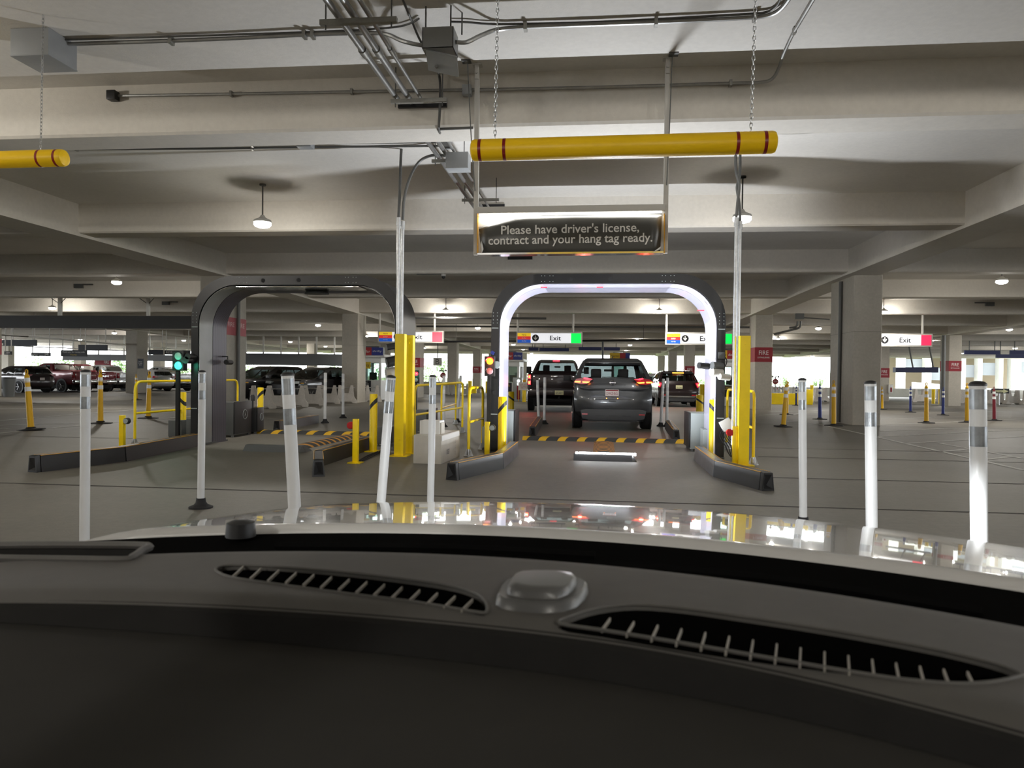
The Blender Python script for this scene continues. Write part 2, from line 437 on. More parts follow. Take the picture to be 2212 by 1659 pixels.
# ================================================================== the garage
XL, XR, YB, YE = -58, 46, -18, 84
BEAM_Y = [-10.1, -3.9, 2.3, 8.5, 14.5, 20.8, 27.0, 33.2, 39.4, 45.6, 51.8, 58.0, 64.2, 70.4, 76.6, 82.8]
SLAB_Z, BEAM_Z, GIRD_Z = 4.72, 4.11, 4.05
b = MB(); b.loft([[(XL, y, zf(y)), (XR, y, zf(y)), (XR, y, zf(y) - .3), (XL, y, zf(y) - .3)] for y in (YB, 20, YE)])
struct(b.build('floor', M['floor']), 'grey brown concrete garage floor')
for ya, yb in ((YB, 25), (25, YE)):
    b = MB(); b.loft([[(XL, y, SLAB_Z + zc(y)), (XR, y, SLAB_Z + zc(y)), (XR, y, SLAB_Z + zc(y) + .3), (XL, y, SLAB_Z + zc(y) + .3)] for y in (ya, yb)])
    struct(b.build('ceiling', M['slab']), 'pale painted concrete deck overhead')
for y in BEAM_Y:
    b = MB(); z = BEAM_Z + zc(y)
    b.prism([(y, z + .03), (y + .03, z), (y + .52, z), (y + .55, z + .03), (y + .55, SLAB_Z + zc(y) + .02), (y, SLAB_Z + zc(y) + .02)], XL, XR, 'X')
    struct(b.build('ceiling_beam', M['paint']), 'beige painted concrete beam across the garage')
GIRDERS = [(-31.0, -30.2), (-11.65, -10.8), (6.75, 7.6), (20.4, 21.3)]
for x0, x1 in GIRDERS:
    b = MB()
    b.loft([[(x0, y, GIRD_Z + zc(y)), (x1, y, GIRD_Z + zc(y)), (x1, y, SLAB_Z + zc(y) + .02), (x0, y, SLAB_Z + zc(y) + .02)] for y in (YB, 25, YE)])
    struct(b.build('ceiling_girder', M['paint']), 'beige painted concrete girder running away from view')

def column(x0, x1, y0, y1, label, fire=None, face='front', faded=False, zb=(1.9, 2.45)):
    b = MB(); z0 = zf(y0) - .05; z1 = GIRD_Z + zc(y0) + .01
    b.prism([(x0 + .02, y0), (x1 - .02, y0), (x1, y0 + .02), (x1, y1), (x0, y1), (x0, y0 + .02)], z0, z1, 'Z')
    o = struct(b.build('concrete_column', M['column']), label)
    if 20 < y0 < 35:
        b = MB(); b.box(x0 - .002, x1 + .002, y0 - .002, y1 + .002, 2.52, 2.528); b.build('pour_joint', M['floor'], o)
    if fire:
        b = MB(); e = .006
        b.box(x0 - e, x1 + e, y0 - e, y1 + e, zb[0], zb[1])
        f = b.build('fire_band', M['faded_red'] if faded else M['red_paint'], o)
        f['label'] = 'red painted band on the column'
        L = M['faded_letter'] if faded else M['pale_letter']
        h = zb[1] - zb[0]; zc_ = (zb[0] + zb[1]) / 2
        if face == 'front':
            text(fire, ((x0 + x1) / 2, y0 - e, zc_ + .13 * h), (x1 - x0) * .55, h * .3, L, f)
            text('EXTINGUISHER', ((x0 + x1) / 2, y0 - e, zc_ - .2 * h), (x1 - x0) * .68, h * .1, L, f)
        else:   # on the side that faces the lanes, one either side of the riser pipe
            for yy in (y0 + .34, y0 + .98):
                text(fire, (x1 + e, yy, zc_ + .1 * h), .40, h * .26, L, f, right=(0, 1, 0))
    return o
# nearest pair of columns
zt = at(1890, 690, 20.8).z
cR = column(6.98, 7.72, 21.0, 22.95, 'bare concrete column behind two white posts')
column(-11.62, -10.82, 20.8, 22.1, 'concrete column with a faded red fire band behind the unlit arch', 'FIRE', 'side', True, (2.33, 2.86))
for row, y in enumerate((-4.2, 8.2)):
    for x0 in (-11.6, 6.9): column(x0, x0 + .76, y, y + 1.2, 'concrete column beside the view')
column(6.95, 7.69, 33.2, 34.4, 'concrete column with red FIRE band beside yellow post', 'FIRE', zb=(1.93, 2.56))
column(-11.6, -10.84, 33.2, 34.4, 'concrete column behind the precast barriers')
for y in (45.6, 58.0, 70.4, 82.2):
    fz = zf(y) + 1.25
    column(-11.6, -10.86, y, y + 1.1, 'distant concrete column near the exit lanes', 'FIRE' if y in (45.6, 70.4) else None, zb=(fz + .65, fz + 1.25))
    column(6.95, 7.69, y, y + 1.1, 'distant concrete column beyond the exit signs', 'FIRE' if y == 58.0 else None, zb=(fz + .55, fz + 1.2))
column(20.5, 21.2, 45.6, 46.7, 'distant column with a striped red FIRE band', 'FIRE', zb=(1.75, 2.35))
column(20.9, 21.6, 57.2, 58.2, 'distant column with a red FIRE band and an extinguisher', 'FIRE', zb=(1.35, 2.05))
column(-31.0, -30.2, 46.2, 47.4, 'distant column behind parked pickups')
column(-31.1, -29.95, 33.6, 34.6, 'column at the edge of view with a faded red band', 'FIRE', 'front', True, (1.95, 2.75))
for x in (-44.0,): column(x, x + .8, 46.0, 47.0, 'far column')

# ---- floor joints and painted lines, a few standing in for reflections
def line_on(points, wd=.10, name='floor_marking', m='line', lab='white painted floor line or painted reflection', h=.004):
    b = MB()
    for p, q in zip(points[:-1], points[1:]):
        d = (q - p); d.z = 0; n = Vector((-d.y, d.x, 0)).normalized() * wd / 2
        N = 6
        vs = []
        for i in range(N + 1):
            c = p + (q - p) * i / N; z = zf(c.y)
            vs += [(c.x - n.x, c.y - n.y, z + h), (c.x + n.x, c.y + n.y, z + h)]
        b.add(vs, [(2 * i, 2 * i + 1, 2 * i + 3, 2 * i + 2) for i in range(N)])
    return struct(b.build(name, M[m]), lab)
for seg in ([(1743, 912), (2212, 1016)], [(1902, 931.6), (2096, 924.7)], [(1894, 944), (2131, 931.6), (2212, 929)],
            [(1960, 958), (2212, 942.7)], [(2031, 976), (2096, 970)], [(2032, 958), (2212, 991)], [(2131, 992.6), (2182, 987)],
            [(1900, 918), (2212, 905)], [(1700, 911), (1745, 912)], [(1690, 900), (1728, 893)], [(1640, 897), (1770, 891)],
            [(1905, 905), (2140, 899)], [(1930, 893), (2212, 888)], [(1660, 890), (1790, 886)]):
    line_on([gnd(*p) for p in seg], .09)
for seg in ([(0, 909), (175, 894), (378, 879)], [(0, 936), (40, 932)], [(100, 926), (237, 914), (420, 899)], [(0, 919), (70, 916), (180, 915)],
            [(0, 883), (378, 882)], [(0, 925), (20, 926)], [(230, 871), (330, 873)], [(0, 872), (120, 875)]):
    line_on([gnd(*p) for p in seg], .10)
for seg in ([(1128, 902), (1165, 903)], [(1250, 903), (1380, 905)], [(1262, 912), (1330, 914)], [(965, 903), (1000, 907)], [(968, 913), (990, 913)], [(1140, 880), (1160, 878)]):  # strips under the grey crossover are painted reflections of distant lights
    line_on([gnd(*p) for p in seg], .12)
M['joint'] = mat('joint_filler', (.055, .05, .045), .9)
for y, x0, x1 in ((7.4, -9, 9), (9.55, 1.9, 12), (12.05, 2.6, 14), (13.55, 2.7, 16), (12.6, -16, -8), (20.1, -40, -7.4), (20.5, 2.5, 30), (27, -40, 30)):
    line_on([Vector((x0, y, 0)), Vector((x1, y + .02 * (x1 - x0) * .1, 0))], .035, 'floor_joint', 'joint', 'dark joint in the concrete floor', .003)

# ---- outer edges of the building
def wall(name, x0, x1, y0, y1, z0, z1, m='barrier', lab='low concrete wall at the edge of the garage'):
    b = MB(); b.box(x0, x1, y0, y1, z0, z1); return struct(b.build(name, M[m]), lab)
wall('wall_far', -11.7, 46, 83.3, 83.6, -.9, .25, 'bright_concrete')
wall('wall_left', -57.9, -11.7, 62.0, 62.25, -.6, .55, 'bright_concrete')
wall('wall_side_left', -58, -57.7, -18, 62, -.6, .9)
wall('wall_back', -58, 46, -18, -17.8, 0, 4.7, 'paint', 'concrete wall behind the camera')
wall('wall_side_right', 45.7, 46, -18, 84, -.9, .9)
for x in (-53, -46, -38.5, -24.5, -18):
    column(x, x + .7, 61.2, 61.9, 'column at the bright edge of the garage')
# block wall with service doors, seen between the far columns
wall('wall_block', -11.4, -7.2, 79.6, 79.9, -.8, 3.6, 'block', 'pale concrete block wall beyond the red and white gate arm')
for i, (x0, x1) in enumerate(((-10.6, -9.6), (-8.5, -7.9))):
    d = thing('door_%d' % (i + 1), 'grey door in the block wall', None, (x0, 79.58, zf(79)))
    del d['label']; d['kind'] = 'structure'
    b = MB(); b.box(x0, x1, 79.55, 79.6, zf(79), 1.45); b.build('door_panel', M['grey_fascia'], d)
    b = MB(); b.box(x1 - .15, x1 - .1, 79.5, 79.55, .25, .4); b.build('door_handle', M['chrome'], d)
# ground and a neighbouring ramp building outside
b = MB(); b.box(-300, 300, 84, 400, -1.6, -1.2); struct(b.build('ground', M['grass']), 'green ground outside')
b = MB(); b.box(-300, -58, -60, 84, -1.6, -1.2); b.box(46, 300, -60, 84, -1.6, -1.2); struct(b.build('pavement', M['asphalt']), 'pavement outside')

# ================================================================== under the deck
def clamp_marks(b, pts, r=.03):
    for p in pts: b.cbox(p, (r * .9, r * 2.4, r * 2.4))

# ---- pendant lamps
def lamp_template():
    t = thing('pendant_lamp', 'white round pendant lamp', 'lamp')
    b = MB(False); b.lathe([(.03, .15), (.06, .10), (.155, .055), (.165, .02), (.16, .012)], n=24); b.build('lamp_housing', M['lamp_body'], t, True)
    b = MB(False); b.lathe([(.15, .014), (.158, -.03), (.13, -.065), (.07, -.085), (.02, -.09)], n=24); b.build('lamp_lens', M['lamp_lens'], t, True)
    return t
LAMP = lamp_template(); lamp_used = False
LAMPS = [  # px, py, power, label
 (567, 482, 60, 'nearest pendant lamp on the left, on a long stem before the second beam'),
 (1603, 471, 36, 'nearest pendant lamp on the right, behind the twin conduit'),
 (252, 609, 75, 'pendant lamp high over the charcoal fascia board at left'),
 (113, 665, 70, 'pendant lamp beside the white hanger at far left'),
 (963, 671, 75, 'pendant lamp on a stem between the two arches'),
 (1032, 708, 60, 'pendant lamp beside the lit arch, left of the green exit sign'),
 (1424, 672, 75, 'pendant lamp seen through the top of the lit arch'),
 (1376, 730, 45, 'pendant lamp above the right lane inside the lit arch, largest of a row'),
 (1361, 745, 40, 'second lamp of the receding row inside the lit arch'),
 (1352, 756, 40, 'third lamp of the receding row inside the lit arch'),
 (2164, 607, 75, 'pendant lamp high at the right edge of the garage'),
 (1909, 673, 75, 'pendant lamp touching the right edge of the bare column'),
 (1768, 709, 60, 'pendant lamp left of the bare column'),
 (1681, 731, 50, 'pendant lamp beside the column with the red FIRE band'),
 (1755, 769, 30, 'small distant lamp near the far opening'),
 (2180, 711, 60, 'pendant lamp at far right below the higher lamp'),
 (2193, 752, 40, 'small lamp near the blue signs at far right'),
 (2013, 734, 45, 'small lamp touching the end of the red exit sign'),
 (2078, 762, 30, 'small lamp beside the striped FIRE column'),
 (687, 702, 70, 'pendant lamp seen through the unlit arch, highest one'),
 (627, 738, 50, 'lower lamp seen through the unlit arch, left of the column'),
 (703, 748, 40, 'lowest lamp seen through the unlit arch'),
 (792, 725, 50, 'lamp beside the exit sign with the yellow corner'),
 (247, 719, 55, 'lamp below the charcoal fascia, right of the small signs'),
 (173, 733, 45, 'lamp below the charcoal fascia, above the thank-you sign'),
 (397, 735, 45, 'lamp left of the unlit arch above the green signal'),
 (917, 751, 35, 'small far lamp under the red exit sign'),
 (1109, 744, 40, 'lamp under the left end of the green exit sign'),
 (1130, 754, 30, 'farther lamp under the green exit sign'),
 (1148, 763, 25, 'farthest lamp under the green exit sign'),
 (1577, 758, 40, 'lamp beside the lit arch leg under the green corner'),
]
for px, py, pw, lab in LAMPS:
    X, Y, Z = ray(px, py)
    y = 25.0
    for _ in range(30):
        zt = 4.0 + zc(y) + (.16 if y > 18 else 0); y = .5 * y + .5 * Y * (zt - CAM_H) / Z
    p = at(px, py, y)
    if not lamp_used: o = LAMP; o.location = p; o['label'] = lab; o['group'] = 'pendant lamps under the deck'; ORG[o.name] = p; lamp_used = True
    else: o = dup(LAMP, p, 0, lab, 'pendant lamps under the deck')
    # stem up to the deck (or the beam it hangs from)
    top = SLAB_Z + zc(p.y)
    for by in BEAM_Y:
        if by - .15 < p.y < by + .6: top = BEAM_Z + zc(by)
    b = MB(False); b.tube([(0, 0, .14), (0, 0, max(.18, top - p.z))], .013, 6); b.lathe([(.06, top - p.z - .03), (.06, max(.18, top - p.z))], n=10)
    b.build('lamp_stem', M['dark_conduit'], o)
    k = 1.0 if p.y < 18 else 2.0
    down_light('pendant_down_light', p - Vector((0, 0, .10)), pw * k * .6, LAMP_COLOR, .26)
    point_light('pendant_glow', p - Vector((0, 0, .16)), pw * k * .55, LAMP_COLOR, .09)

# ---- junction boxes
def jbox(name, label, c, size, m='box_grey', rz=0, cat='junction box', lid=True):
    t = thing(name, label, cat, c, rz)
    b = MB(False); b.cbox((0, 0, 0), size); b.build('box_body', M[m], t, bevel=.006)
    if lid:
        b = MB(False); b.cbox((0, 0, -size[2] / 2 - .004), (size[0] * 1.02, size[1] * 1.02, .012)); b.build('box_cover', M[m], t, bevel=.003)
    return t
SZ = SLAB_Z
pb = lvl(62, 98, SZ - .14)
jbox('junction_box', 'large grey junction box on the deck at top left', pb + Vector((.08, .12, 0)), (.42, .42, .27))
# centre box with its cover hanging open
pc = lvl(951, 92, SZ - .30)
t = thing('junction_box', 'grey junction box near top centre with its cover hanging open', 'junction box', pc)
b = MB(False)
b.box(-.15, .15, -.12, .12, -.10, -.094); b.box(-.15, .15, -.12, .12, .09, .096)
b.k = 0; b.box(-.15, .15, -.12, -.114, -.10, .09); b.box(-.15, .15, .114, .12, -.10, .09); b.box(-.15, -.144, -.12, .12, -.10, .09); b.box(.144, .15, -.12, .12, -.10, .09)
b.build('box_body', M['box_grey'], t)
b = MB(False); b.cbox((.02, .02, -.19), (.31, .25, .012), mat=Matrix.Rotation(R(14), 3, 'Y') @ Matrix.Rotation(R(-24), 3, 'X')); b.build('box_cover', M['box_grey'], t)
b = MB(False)
for sx, sy in ((-.12, -.1), (.12, -.1), (.2, .05)): b.tube([(sx, sy, .09), (sx, sy, .30)], .008, 6)
b.build('hanger_rod', M['dark_conduit'], t)

# ---- conduits fixed to the deck
def conduit(label, pts, r, m='conduit', name='conduit', clamps=(), cm='strut', group=None, sm=True):
    b = MB(); b.tube(spline(pts, 5) if sm else pts, r, 8)
    o = tag(b.build(name, M[m], None, True), label, 'conduit', group)
    if clamps:
        b = MB()
        for c in clamps:
            b = MB(); b.cbox(c, (r * 1.6, r * 3.6, r * 3.6)); k = b.build('clamp', M[cm], o)
    return o
zs = SZ - .05
c1 = [(103, 97), (250, 92), (400, 87), (540, 81), (660, 75), (760, 72)]
P1 = [lvl(x, y, zs) for x, y in c1] + [lvl(830, 73, zs - .04), lvl(868, 88, zs - .16), lvl(905, 97, pc.z), lvl(922, 97, pc.z)]
conduit('thick steel conduit from the left junction box to the open centre box', P1, .021, clamps=[lvl(370, 88, zs), lvl(658, 75, zs), lvl(676, 75, zs)])
P2 = [lvl(985, 91, pc.z), lvl(1008, 91, pc.z + .02), lvl(1040, 76, zs - .12), lvl(1075, 64, zs - .02)] + [lvl(x, y, zs) for x, y in ((1140, 58), (1300, 52), (1460, 46), (1600, 39), (1650, 35), (1677, 26), (1695, 10), (1712, -14))]
conduit('steel conduit from the open box to the top right, curving up at its end', P2, .021, clamps=[lvl(1135, 58, zs), lvl(1417, 48, zs), lvl(1630, 37, zs)])
P3 = [lvl(x, y, SZ - .025) for x, y in ((103, 87), (400, 78), (700, 68), (840, 60), (885, 51), (905, 40))]
conduit('thin conduit above the thick one at top left', P3, .010, 'dark_conduit')
P4 = [lvl(x, y, SZ - .025) for x, y in ((975, 47), (1010, 48), (1080, 52), (1300, 47), (1600, 31), (1655, 26), (1678, 12), (1690, -10))]
conduit('thin conduit above the thick one at top right', P4, .011, 'dark_conduit')
P5 = [lvl(868, -5, SZ - .04), lvl(890, 46, SZ - .06), lvl(905, 82, SZ - .16), lvl(925, 118, SZ - .32)]
conduit('thin dark conduit running down to the open box from the top edge', P5, .012, 'dark_conduit')
# along the face of the first beam
fy = 8.5 - .035
P6 = [at(x, y, fy) for x, y in ((252, 207), (490, 203), (760, 198), (1000, 194))]
conduit('conduit along the first beam from the dark end box', P6, .017, clamps=[at(500, 203, fy), at(760, 198, fy)])
P7 = [at(x, y, fy) for x, y in ((1018, 194), (1300, 188), (1570, 180))] + [at(1640, 178, fy - .02)] + [at(1668, 170, fy - .06), at(1683, 145, fy - .12)] + [lvl(1692, 118, SZ - .06), lvl(1712, 75, SZ - .045), lvl(1730, 44, SZ - .045), lvl(1765, -15, SZ - .045)]
conduit('conduit along the first beam that bends up to the deck at top right', P7, .018, clamps=[at(1578, 180, fy), lvl(1716, 66, SZ - .03)])
jbox('junction_box', 'small dark open box at the left end of the beam conduit', at(244, 207, 8.5 - .06), (.11, .10, .11), 'black_metal', lid=False)
jbox('junction_box', 'small pale box on the first beam beside the sign hanger', at(1009, 196, 8.5 - .06), (.10, .10, .11), 'box_grey', lid=False)
# run behind the first beam
zr = SZ - .045
for i, (dy, xe, lab) in enumerate(((0, 955, 'lower of two conduits behind the first beam at left'), (-7, 640, 'upper of two conduits behind the first beam at left'))):
    conduit(lab, [lvl(x, y + dy, zr) for x, y in ((-20, 325), (200, 322), (440, 321), (640, 318)) + (((955, 315),) if i == 0 else ())], .017, 'dark_conduit',
            clamps=[lvl(165, 322 + dy, zr), lvl(545, 320 + dy, zr)])
conduit('thin conduit from the grey coupling box to the blue tagged box', [lvl(672, 311, zr), lvl(800, 309, zr), lvl(950, 307, zr)], .010, 'dark_conduit')
jbox('junction_box', 'grey coupling box on the conduits behind the first beam', lvl(660, 312, SZ - .07), (.22, .16, .11), 'box_grey', lid=False)
jbox('junction_box', 'small box with a blue tag behind the first beam', lvl(963, 308, SZ - .16), (.14, .14, .14), 'box_grey')
# vertical drop in front of the beam, from the open box
P8 = [lvl(942, 143, SZ - .52), at(948, 160, 8.35), at(951, 185, 8.35), at(950, 240, 8.35), at(948, 280, 8.4)]
P8 += [at(955, 292, 9.2), at(966, 306, 10.4)]
conduit('flexible conduit dropping from the open box past the first beam', P8, .015, 'dark_conduit')
b = MB(); b.tube([at(945, 279, 8.4), at(1022, 276, 8.4)], .016, 8)
tag(b.build('conduit', M['dark_conduit'], None, True), 'short dark rod from the flexible conduit to the sign hanger', 'conduit')

# ---- pipe run on trapezes, along the lane
zp = 4.40
xs = [at(858, 206, 8.35).x, at(884, 206, 8.35).x, at(909, 206, 8.35).x]
for x, r, lab in zip(xs, (.031, .031, .019), ('leftmost thick pipe of the trapeze run', 'middle thick pipe of the trapeze run', 'thin pipe of the trapeze run')):
    b = MB(); b.tube([(x, 4.2, zp), (x, 14.5, zp)], r, 10)
    o = tag(b.build('pipe', M['conduit'], None, True), lab, 'pipe', 'pipes on the trapeze run')
    b = MB(); b.tube([(x, 7.05, zp), (x, 7.17, zp)], r * 1.35, 10); b.build('coupling', M['strut'], o, True)
def trapeze(px0, px1, py, y, lab):
    a, c = at(px0, py, y), at(px1, py, y)
    t = thing('pipe_trapeze', lab, 'pipe hanger', (a.x, y, zp - .05))
    b = MB(); b.box(a.x, c.x, y - .022, y + .022, zp - .09, zp - .045); b.build('strut_channel', M['strut'], t)
    for x in (a.x + .05, c.x - .05):
        b = MB(); b.tube([(x, y, zp - .13), (x, y, SZ - .001)], .007, 6); b.build('threaded_rod', M['dark_conduit'], t)
trapeze(692, 858, 12, 6.35, 'strut trapeze under three pipes at the top edge')
trapeze(845, 965, 214, 8.25, 'strut trapeze under three pipes before the first beam')
trapeze(933, 1010, 338, 10.6, 'strut trapeze beside the pale box behind the first beam')
trapeze(998, 1078, 422, 13.0, 'strut trapeze just left of the sign top')
b = MB(); p, q = at(860, 226, 8.47), at(965, 226, 8.47); b.box(p.x, q.x, 8.46, 8.5, p.z - .04, p.z + .045)
tag(b.build('sleeve_plate', M['black_metal']), 'dark slotted sleeve in the first beam below the trapeze', 'pipe sleeve')
b = MB(); p, q = at(1040, 446, 14.47), at(1090, 446, 14.47); b.box(p.x, q.x, 14.46, 14.5, p.z - .03, p.z + .04)
tag(b.build('sleeve_plate', M['black_metal']), 'dark sleeve in the second beam just above the hanging sign', 'pipe sleeve')
b = MB(); p, q = at(1097, 556, 20.76), at(1150, 556, 20.76); b.box(p.x, q.x, 20.74, 20.8, p.z - .06, p.z + .03)
tag(b.build('sleeve_plate', M['black_metal']), 'dark fixture on the third beam below the hanging sign', 'pipe sleeve')
pw = lvl(990, 352, 4.42)
jbox('junction_box', 'pale grey junction box between the bar end and the trapeze', at(990, 350, 10.4), (.32, .24, .22), 'box_grey')
# flexible conduits that drop to the yellow guards
P9 = [at(868, 310, 11.3), at(866, 340, 11.2), at(864, 400, 11.1), at(861, 470, 11.0)]
conduit('straight flexible conduit dropping to the left twin conduit', P9, .022, 'dark_conduit')
P10 = [at(965, 336, 10.9), at(932, 336, 11.0), at(905, 350, 11.05), at(885, 385, 11.05), at(873, 430, 11.05), at(870, 475, 11.05)]
conduit('curved flexible conduit looping from the pale box to the twin conduit', P10, .022, 'dark_conduit')
def riser(px0, py0, px1, py1, y, lab, r=.026):
    a, c = at(px0, py0, y), at(px1, py1, y)
    b = MB(); b.tube([a, c], r, 10); o = tag(b.build('conduit', M['galv'], None, True), lab, 'conduit')
    b = MB(); d = (a - c).normalized(); b.tube([a - d * .0, a - d * .12], r * 1.35, 10); b.build('coupling', M['galv'], o, True)
riser(861, 470, 859, 722, 11.0, 'left tube of the twin conduit over the left yellow guard')
riser(870, 478, 867, 722, 11.1, 'right tube of the twin conduit over the left yellow guard')
P11 = [at(1589, 330, 10.9), at(1590, 370, 10.9), at(1597, 400, 10.9), at(1593, 440, 10.9), at(1590, 478, 10.9)]
conduit('flexible conduit crossing over behind the right end of the yellow bar', P11, .020, 'dark_conduit')
P12 = [at(1599, 330, 10.95), at(1598, 380, 10.95), at(1592, 405, 10.95), at(1597, 440, 10.95), at(1599, 478, 10.95)]
conduit('second flexible conduit crossing behind the right end of the yellow bar', P12, .020, 'dark_conduit')
riser(1591, 470, 1583, 960, 10.9, 'left tube of the twin conduit at the right guard', .025)
riser(1599, 478, 1590, 925, 10.95, 'right tube of the twin conduit at the right guard', .025)

# ---- long pipes under the far beams
b = MB(); y = 33.0; p, q = at(895, 686, y), at(1180, 688, y)
b.tube([p, q], .05, 8)
tag(b.build('pipe', M['dark_conduit'], None, True), 'dark pipe under the far beam behind the arches', 'pipe')
b = MB(); y = 39.2
b.tube([at(900, 705, y), at(1640, 707, y)], .05, 8); tag(b.build('pipe', M['dark_conduit'], None, True), 'long dark pipe across behind the green exit sign', 'pipe')
b = MB(); y = 45.3
b.tube([at(958, 738, y), at(1436, 735, y)], .06, 8); b.tube([at(1302, 737, y), at(1302, 775, y)], .06, 8)
o = tag(b.build('pipe', M['black_metal'], None, True), 'black pipe behind the exit signs with a drop in the middle', 'pipe')
for px in (985, 1070, 1390):
    q = at(px, 737, y); b = MB(); b.tube([(q.x, y, q.z), (q.x, y, SLAB_Z + zc(y) - .002)], .014, 5); b.build('hanger_rod', M['dark_conduit'], o)
b = MB(); qa, qb = at(900, 601, 20.9), at(958, 601, 20.9); b.tube([(qa.x, 20.9, 4.098), (qb.x, 20.9, 4.098)], .012, 6)
t = thing('dome_camera', 'small dome camera on a conduit left of the lit arch', 'camera', (at(958, 601, 20.9).x, 20.9, 4.04))
b2 = MB(False); b2.lathe([(.07, .06), (.07, 0)], n=14); b2.build('camera_housing', M['lamp_body'], t, True)
b2 = MB(False); b2.lathe([(.06, 0), (.055, -.04), (.02, -.075)], n=14); b2.build('camera_dome', M['black'], t, True)
b.build('camera_conduit', M['dark_conduit'], t, True)
b = MB(); b.tube([(-11.68, 2, 4.09), (-11.68, 20.75, 4.09)], .022, 6)
tag(b.build('conduit', M['dark_conduit'], None, True), 'conduit along the outer edge of the left girder', 'conduit')
b = MB(); b.tube([(-11.68, 22.2, 4.09), (-11.68, 33.1, 4.03)], .022, 6)
tag(b.build('conduit', M['dark_conduit'], None, True), 'conduit along the girder seen through the unlit arch', 'conduit')
for px, py, y, lab in ((170, 618, 27.0, 'dark plate box on the beam above the fascia, left one'), (358, 655, 33.2, 'dark plate box above the fascia, right one'), (2138, 657, 33.2, 'dark plate box on the beam at far right')):
    p = at(px, py, y - .05); s = -1 if px > 2000 else 1
    t = thing('junction_box', lab, 'junction box', p)
    b = MB(False); b.cbox((0, 0, 0), (.34, .1, .16)); b.build('box_body', M['dark_cabinet'], t)
    b = MB(False); b.cbox((s * .38, 0, .06), (.42, .05, .05)); b.build('bracket', M['dark_conduit'], t)
# cable box and bends at the far column
p = at(1727, 690, 33.1); p.z = BEAM_Z + zc(33) - .125
t = thing('junction_box', 'dark box with two bent pipes left of the bare column', 'junction box', p)
b = MB(); b.cbox(p, (.34, .16, .24)); b.build('box_body', M['dark_cabinet'], t)
b = MB(); b.tube(bend([at(1723, 694, 33.05), at(1722, 706, 33.05), at(1705, 708, 33.05)], .2), .045, 8); b.tube(bend([at(1730, 694, 33.05), at(1729, 708, 33.05), at(1672, 722, 33.05)], .2), .045, 8)
b.tube([at(1733, 686, 33.05), at(1792, 690, 33.05)], .03, 6)
b.build('bent_pipe', M['dark_conduit'], t, True)
# riser pipes on the columns
b = MB(); b.tube([(6.93, 21.95, 0), (6.93, 21.95, 4.0)], .05, 10); tag(b.build('drain_pipe', M['dark_conduit'], None, True), 'dark riser pipe on the side of the bare column', 'pipe')
p = at(505, 700, 21.35)
b = MB(); b.tube([(-10.74, 21.45, 0), (-10.74, 21.45, 4.0)], .055, 10); tag(b.build('drain_pipe', M['dark_conduit'], None, True), 'dark riser pipe between the two faded FIRE words', 'pipe')

# ---- yellow clearance bars
def chain(b, p, q, pitch=.036):
    n = max(2, int((q - p).length / pitch)); d = (q - p) / n
    u = d.normalized(); a = u.cross(Vector((0, 1, 0))).normalized(); c = u.cross(a)
    for i in range(n):
        o = p + d * (i + .5); s = a if i % 2 else c; hl, hw = d.length * .68, .011
        pts = [o + u * hl * math.cos(t) + s * hw * math.sin(t) * (1 if abs(math.cos(t)) < .9 else .9) for t in [2 * math.pi * k / 8 for k in range(9)]]
        b.tube(pts, .0033, 4, False)
def clearance_bar(a, c, rad, bands, chains, lab):
    t = thing('clearance_bar', lab, 'clearance bar', a)
    d = (c - a).normalized(); L = (c - a).length
    prof = [(0, .25), (.04, .62), (.12, .9), (.28, 1.0)]
    pts = [a + d * (k * rad * 1.6) for k, _ in prof] + [c - d * (k * rad * 1.6) for k, _ in reversed(prof)]
    rr = [rad * f for _, f in prof]; rr = rr + rr[::-1]
    b = MB(); b.tube(pts, rr, 28); b.build('bar_tube', M['bar_yellow'], t, True)
    for f in bands:
        b = MB(); b.tube([a + d * (L * f - .012), a + d * (L * f + .012)], rad * 1.012, 28); b.build('red_band', M['bar_red'], t, True)
    for p, q in chains:
        b = MB(); chain(b, p, q); b.build('chain', M['galv'], t, True)
    for p, q in chains:
        b = MB(); b.tube([q + Vector((0, 0, .0)), q + Vector((0, 0, -.05))], .006, 6); b.build('eye_bolt', M['galv'], t, True)
a, c = at(1016, 325, 5.75), at(1679, 307, 5.75)
def up(p, dx): return Vector((p.x + dx, p.y, SZ - .006))
q1, q2 = at(1069, 302, 5.75), at(1622, 287, 5.75)
clearance_bar(a, c, .083, (.034, .117, .873, .960), ((up(q1, .015), q1), (up(q2, .03), q2)), 'long yellow clearance bar with dark red bands over the lit lane')
c2 = at(143, 341, 6.75); d2 = (c - a).normalized(); a2 = c2 - d2 * 2.35
q3 = at(88, 320, 6.75) + Vector((0, 0, .0))
clearance_bar(a2, c2, .083, (.04, .127, .888, .965), ((up(q3, .02), q3),), 'yellow clearance bar whose rounded end enters at the left edge')

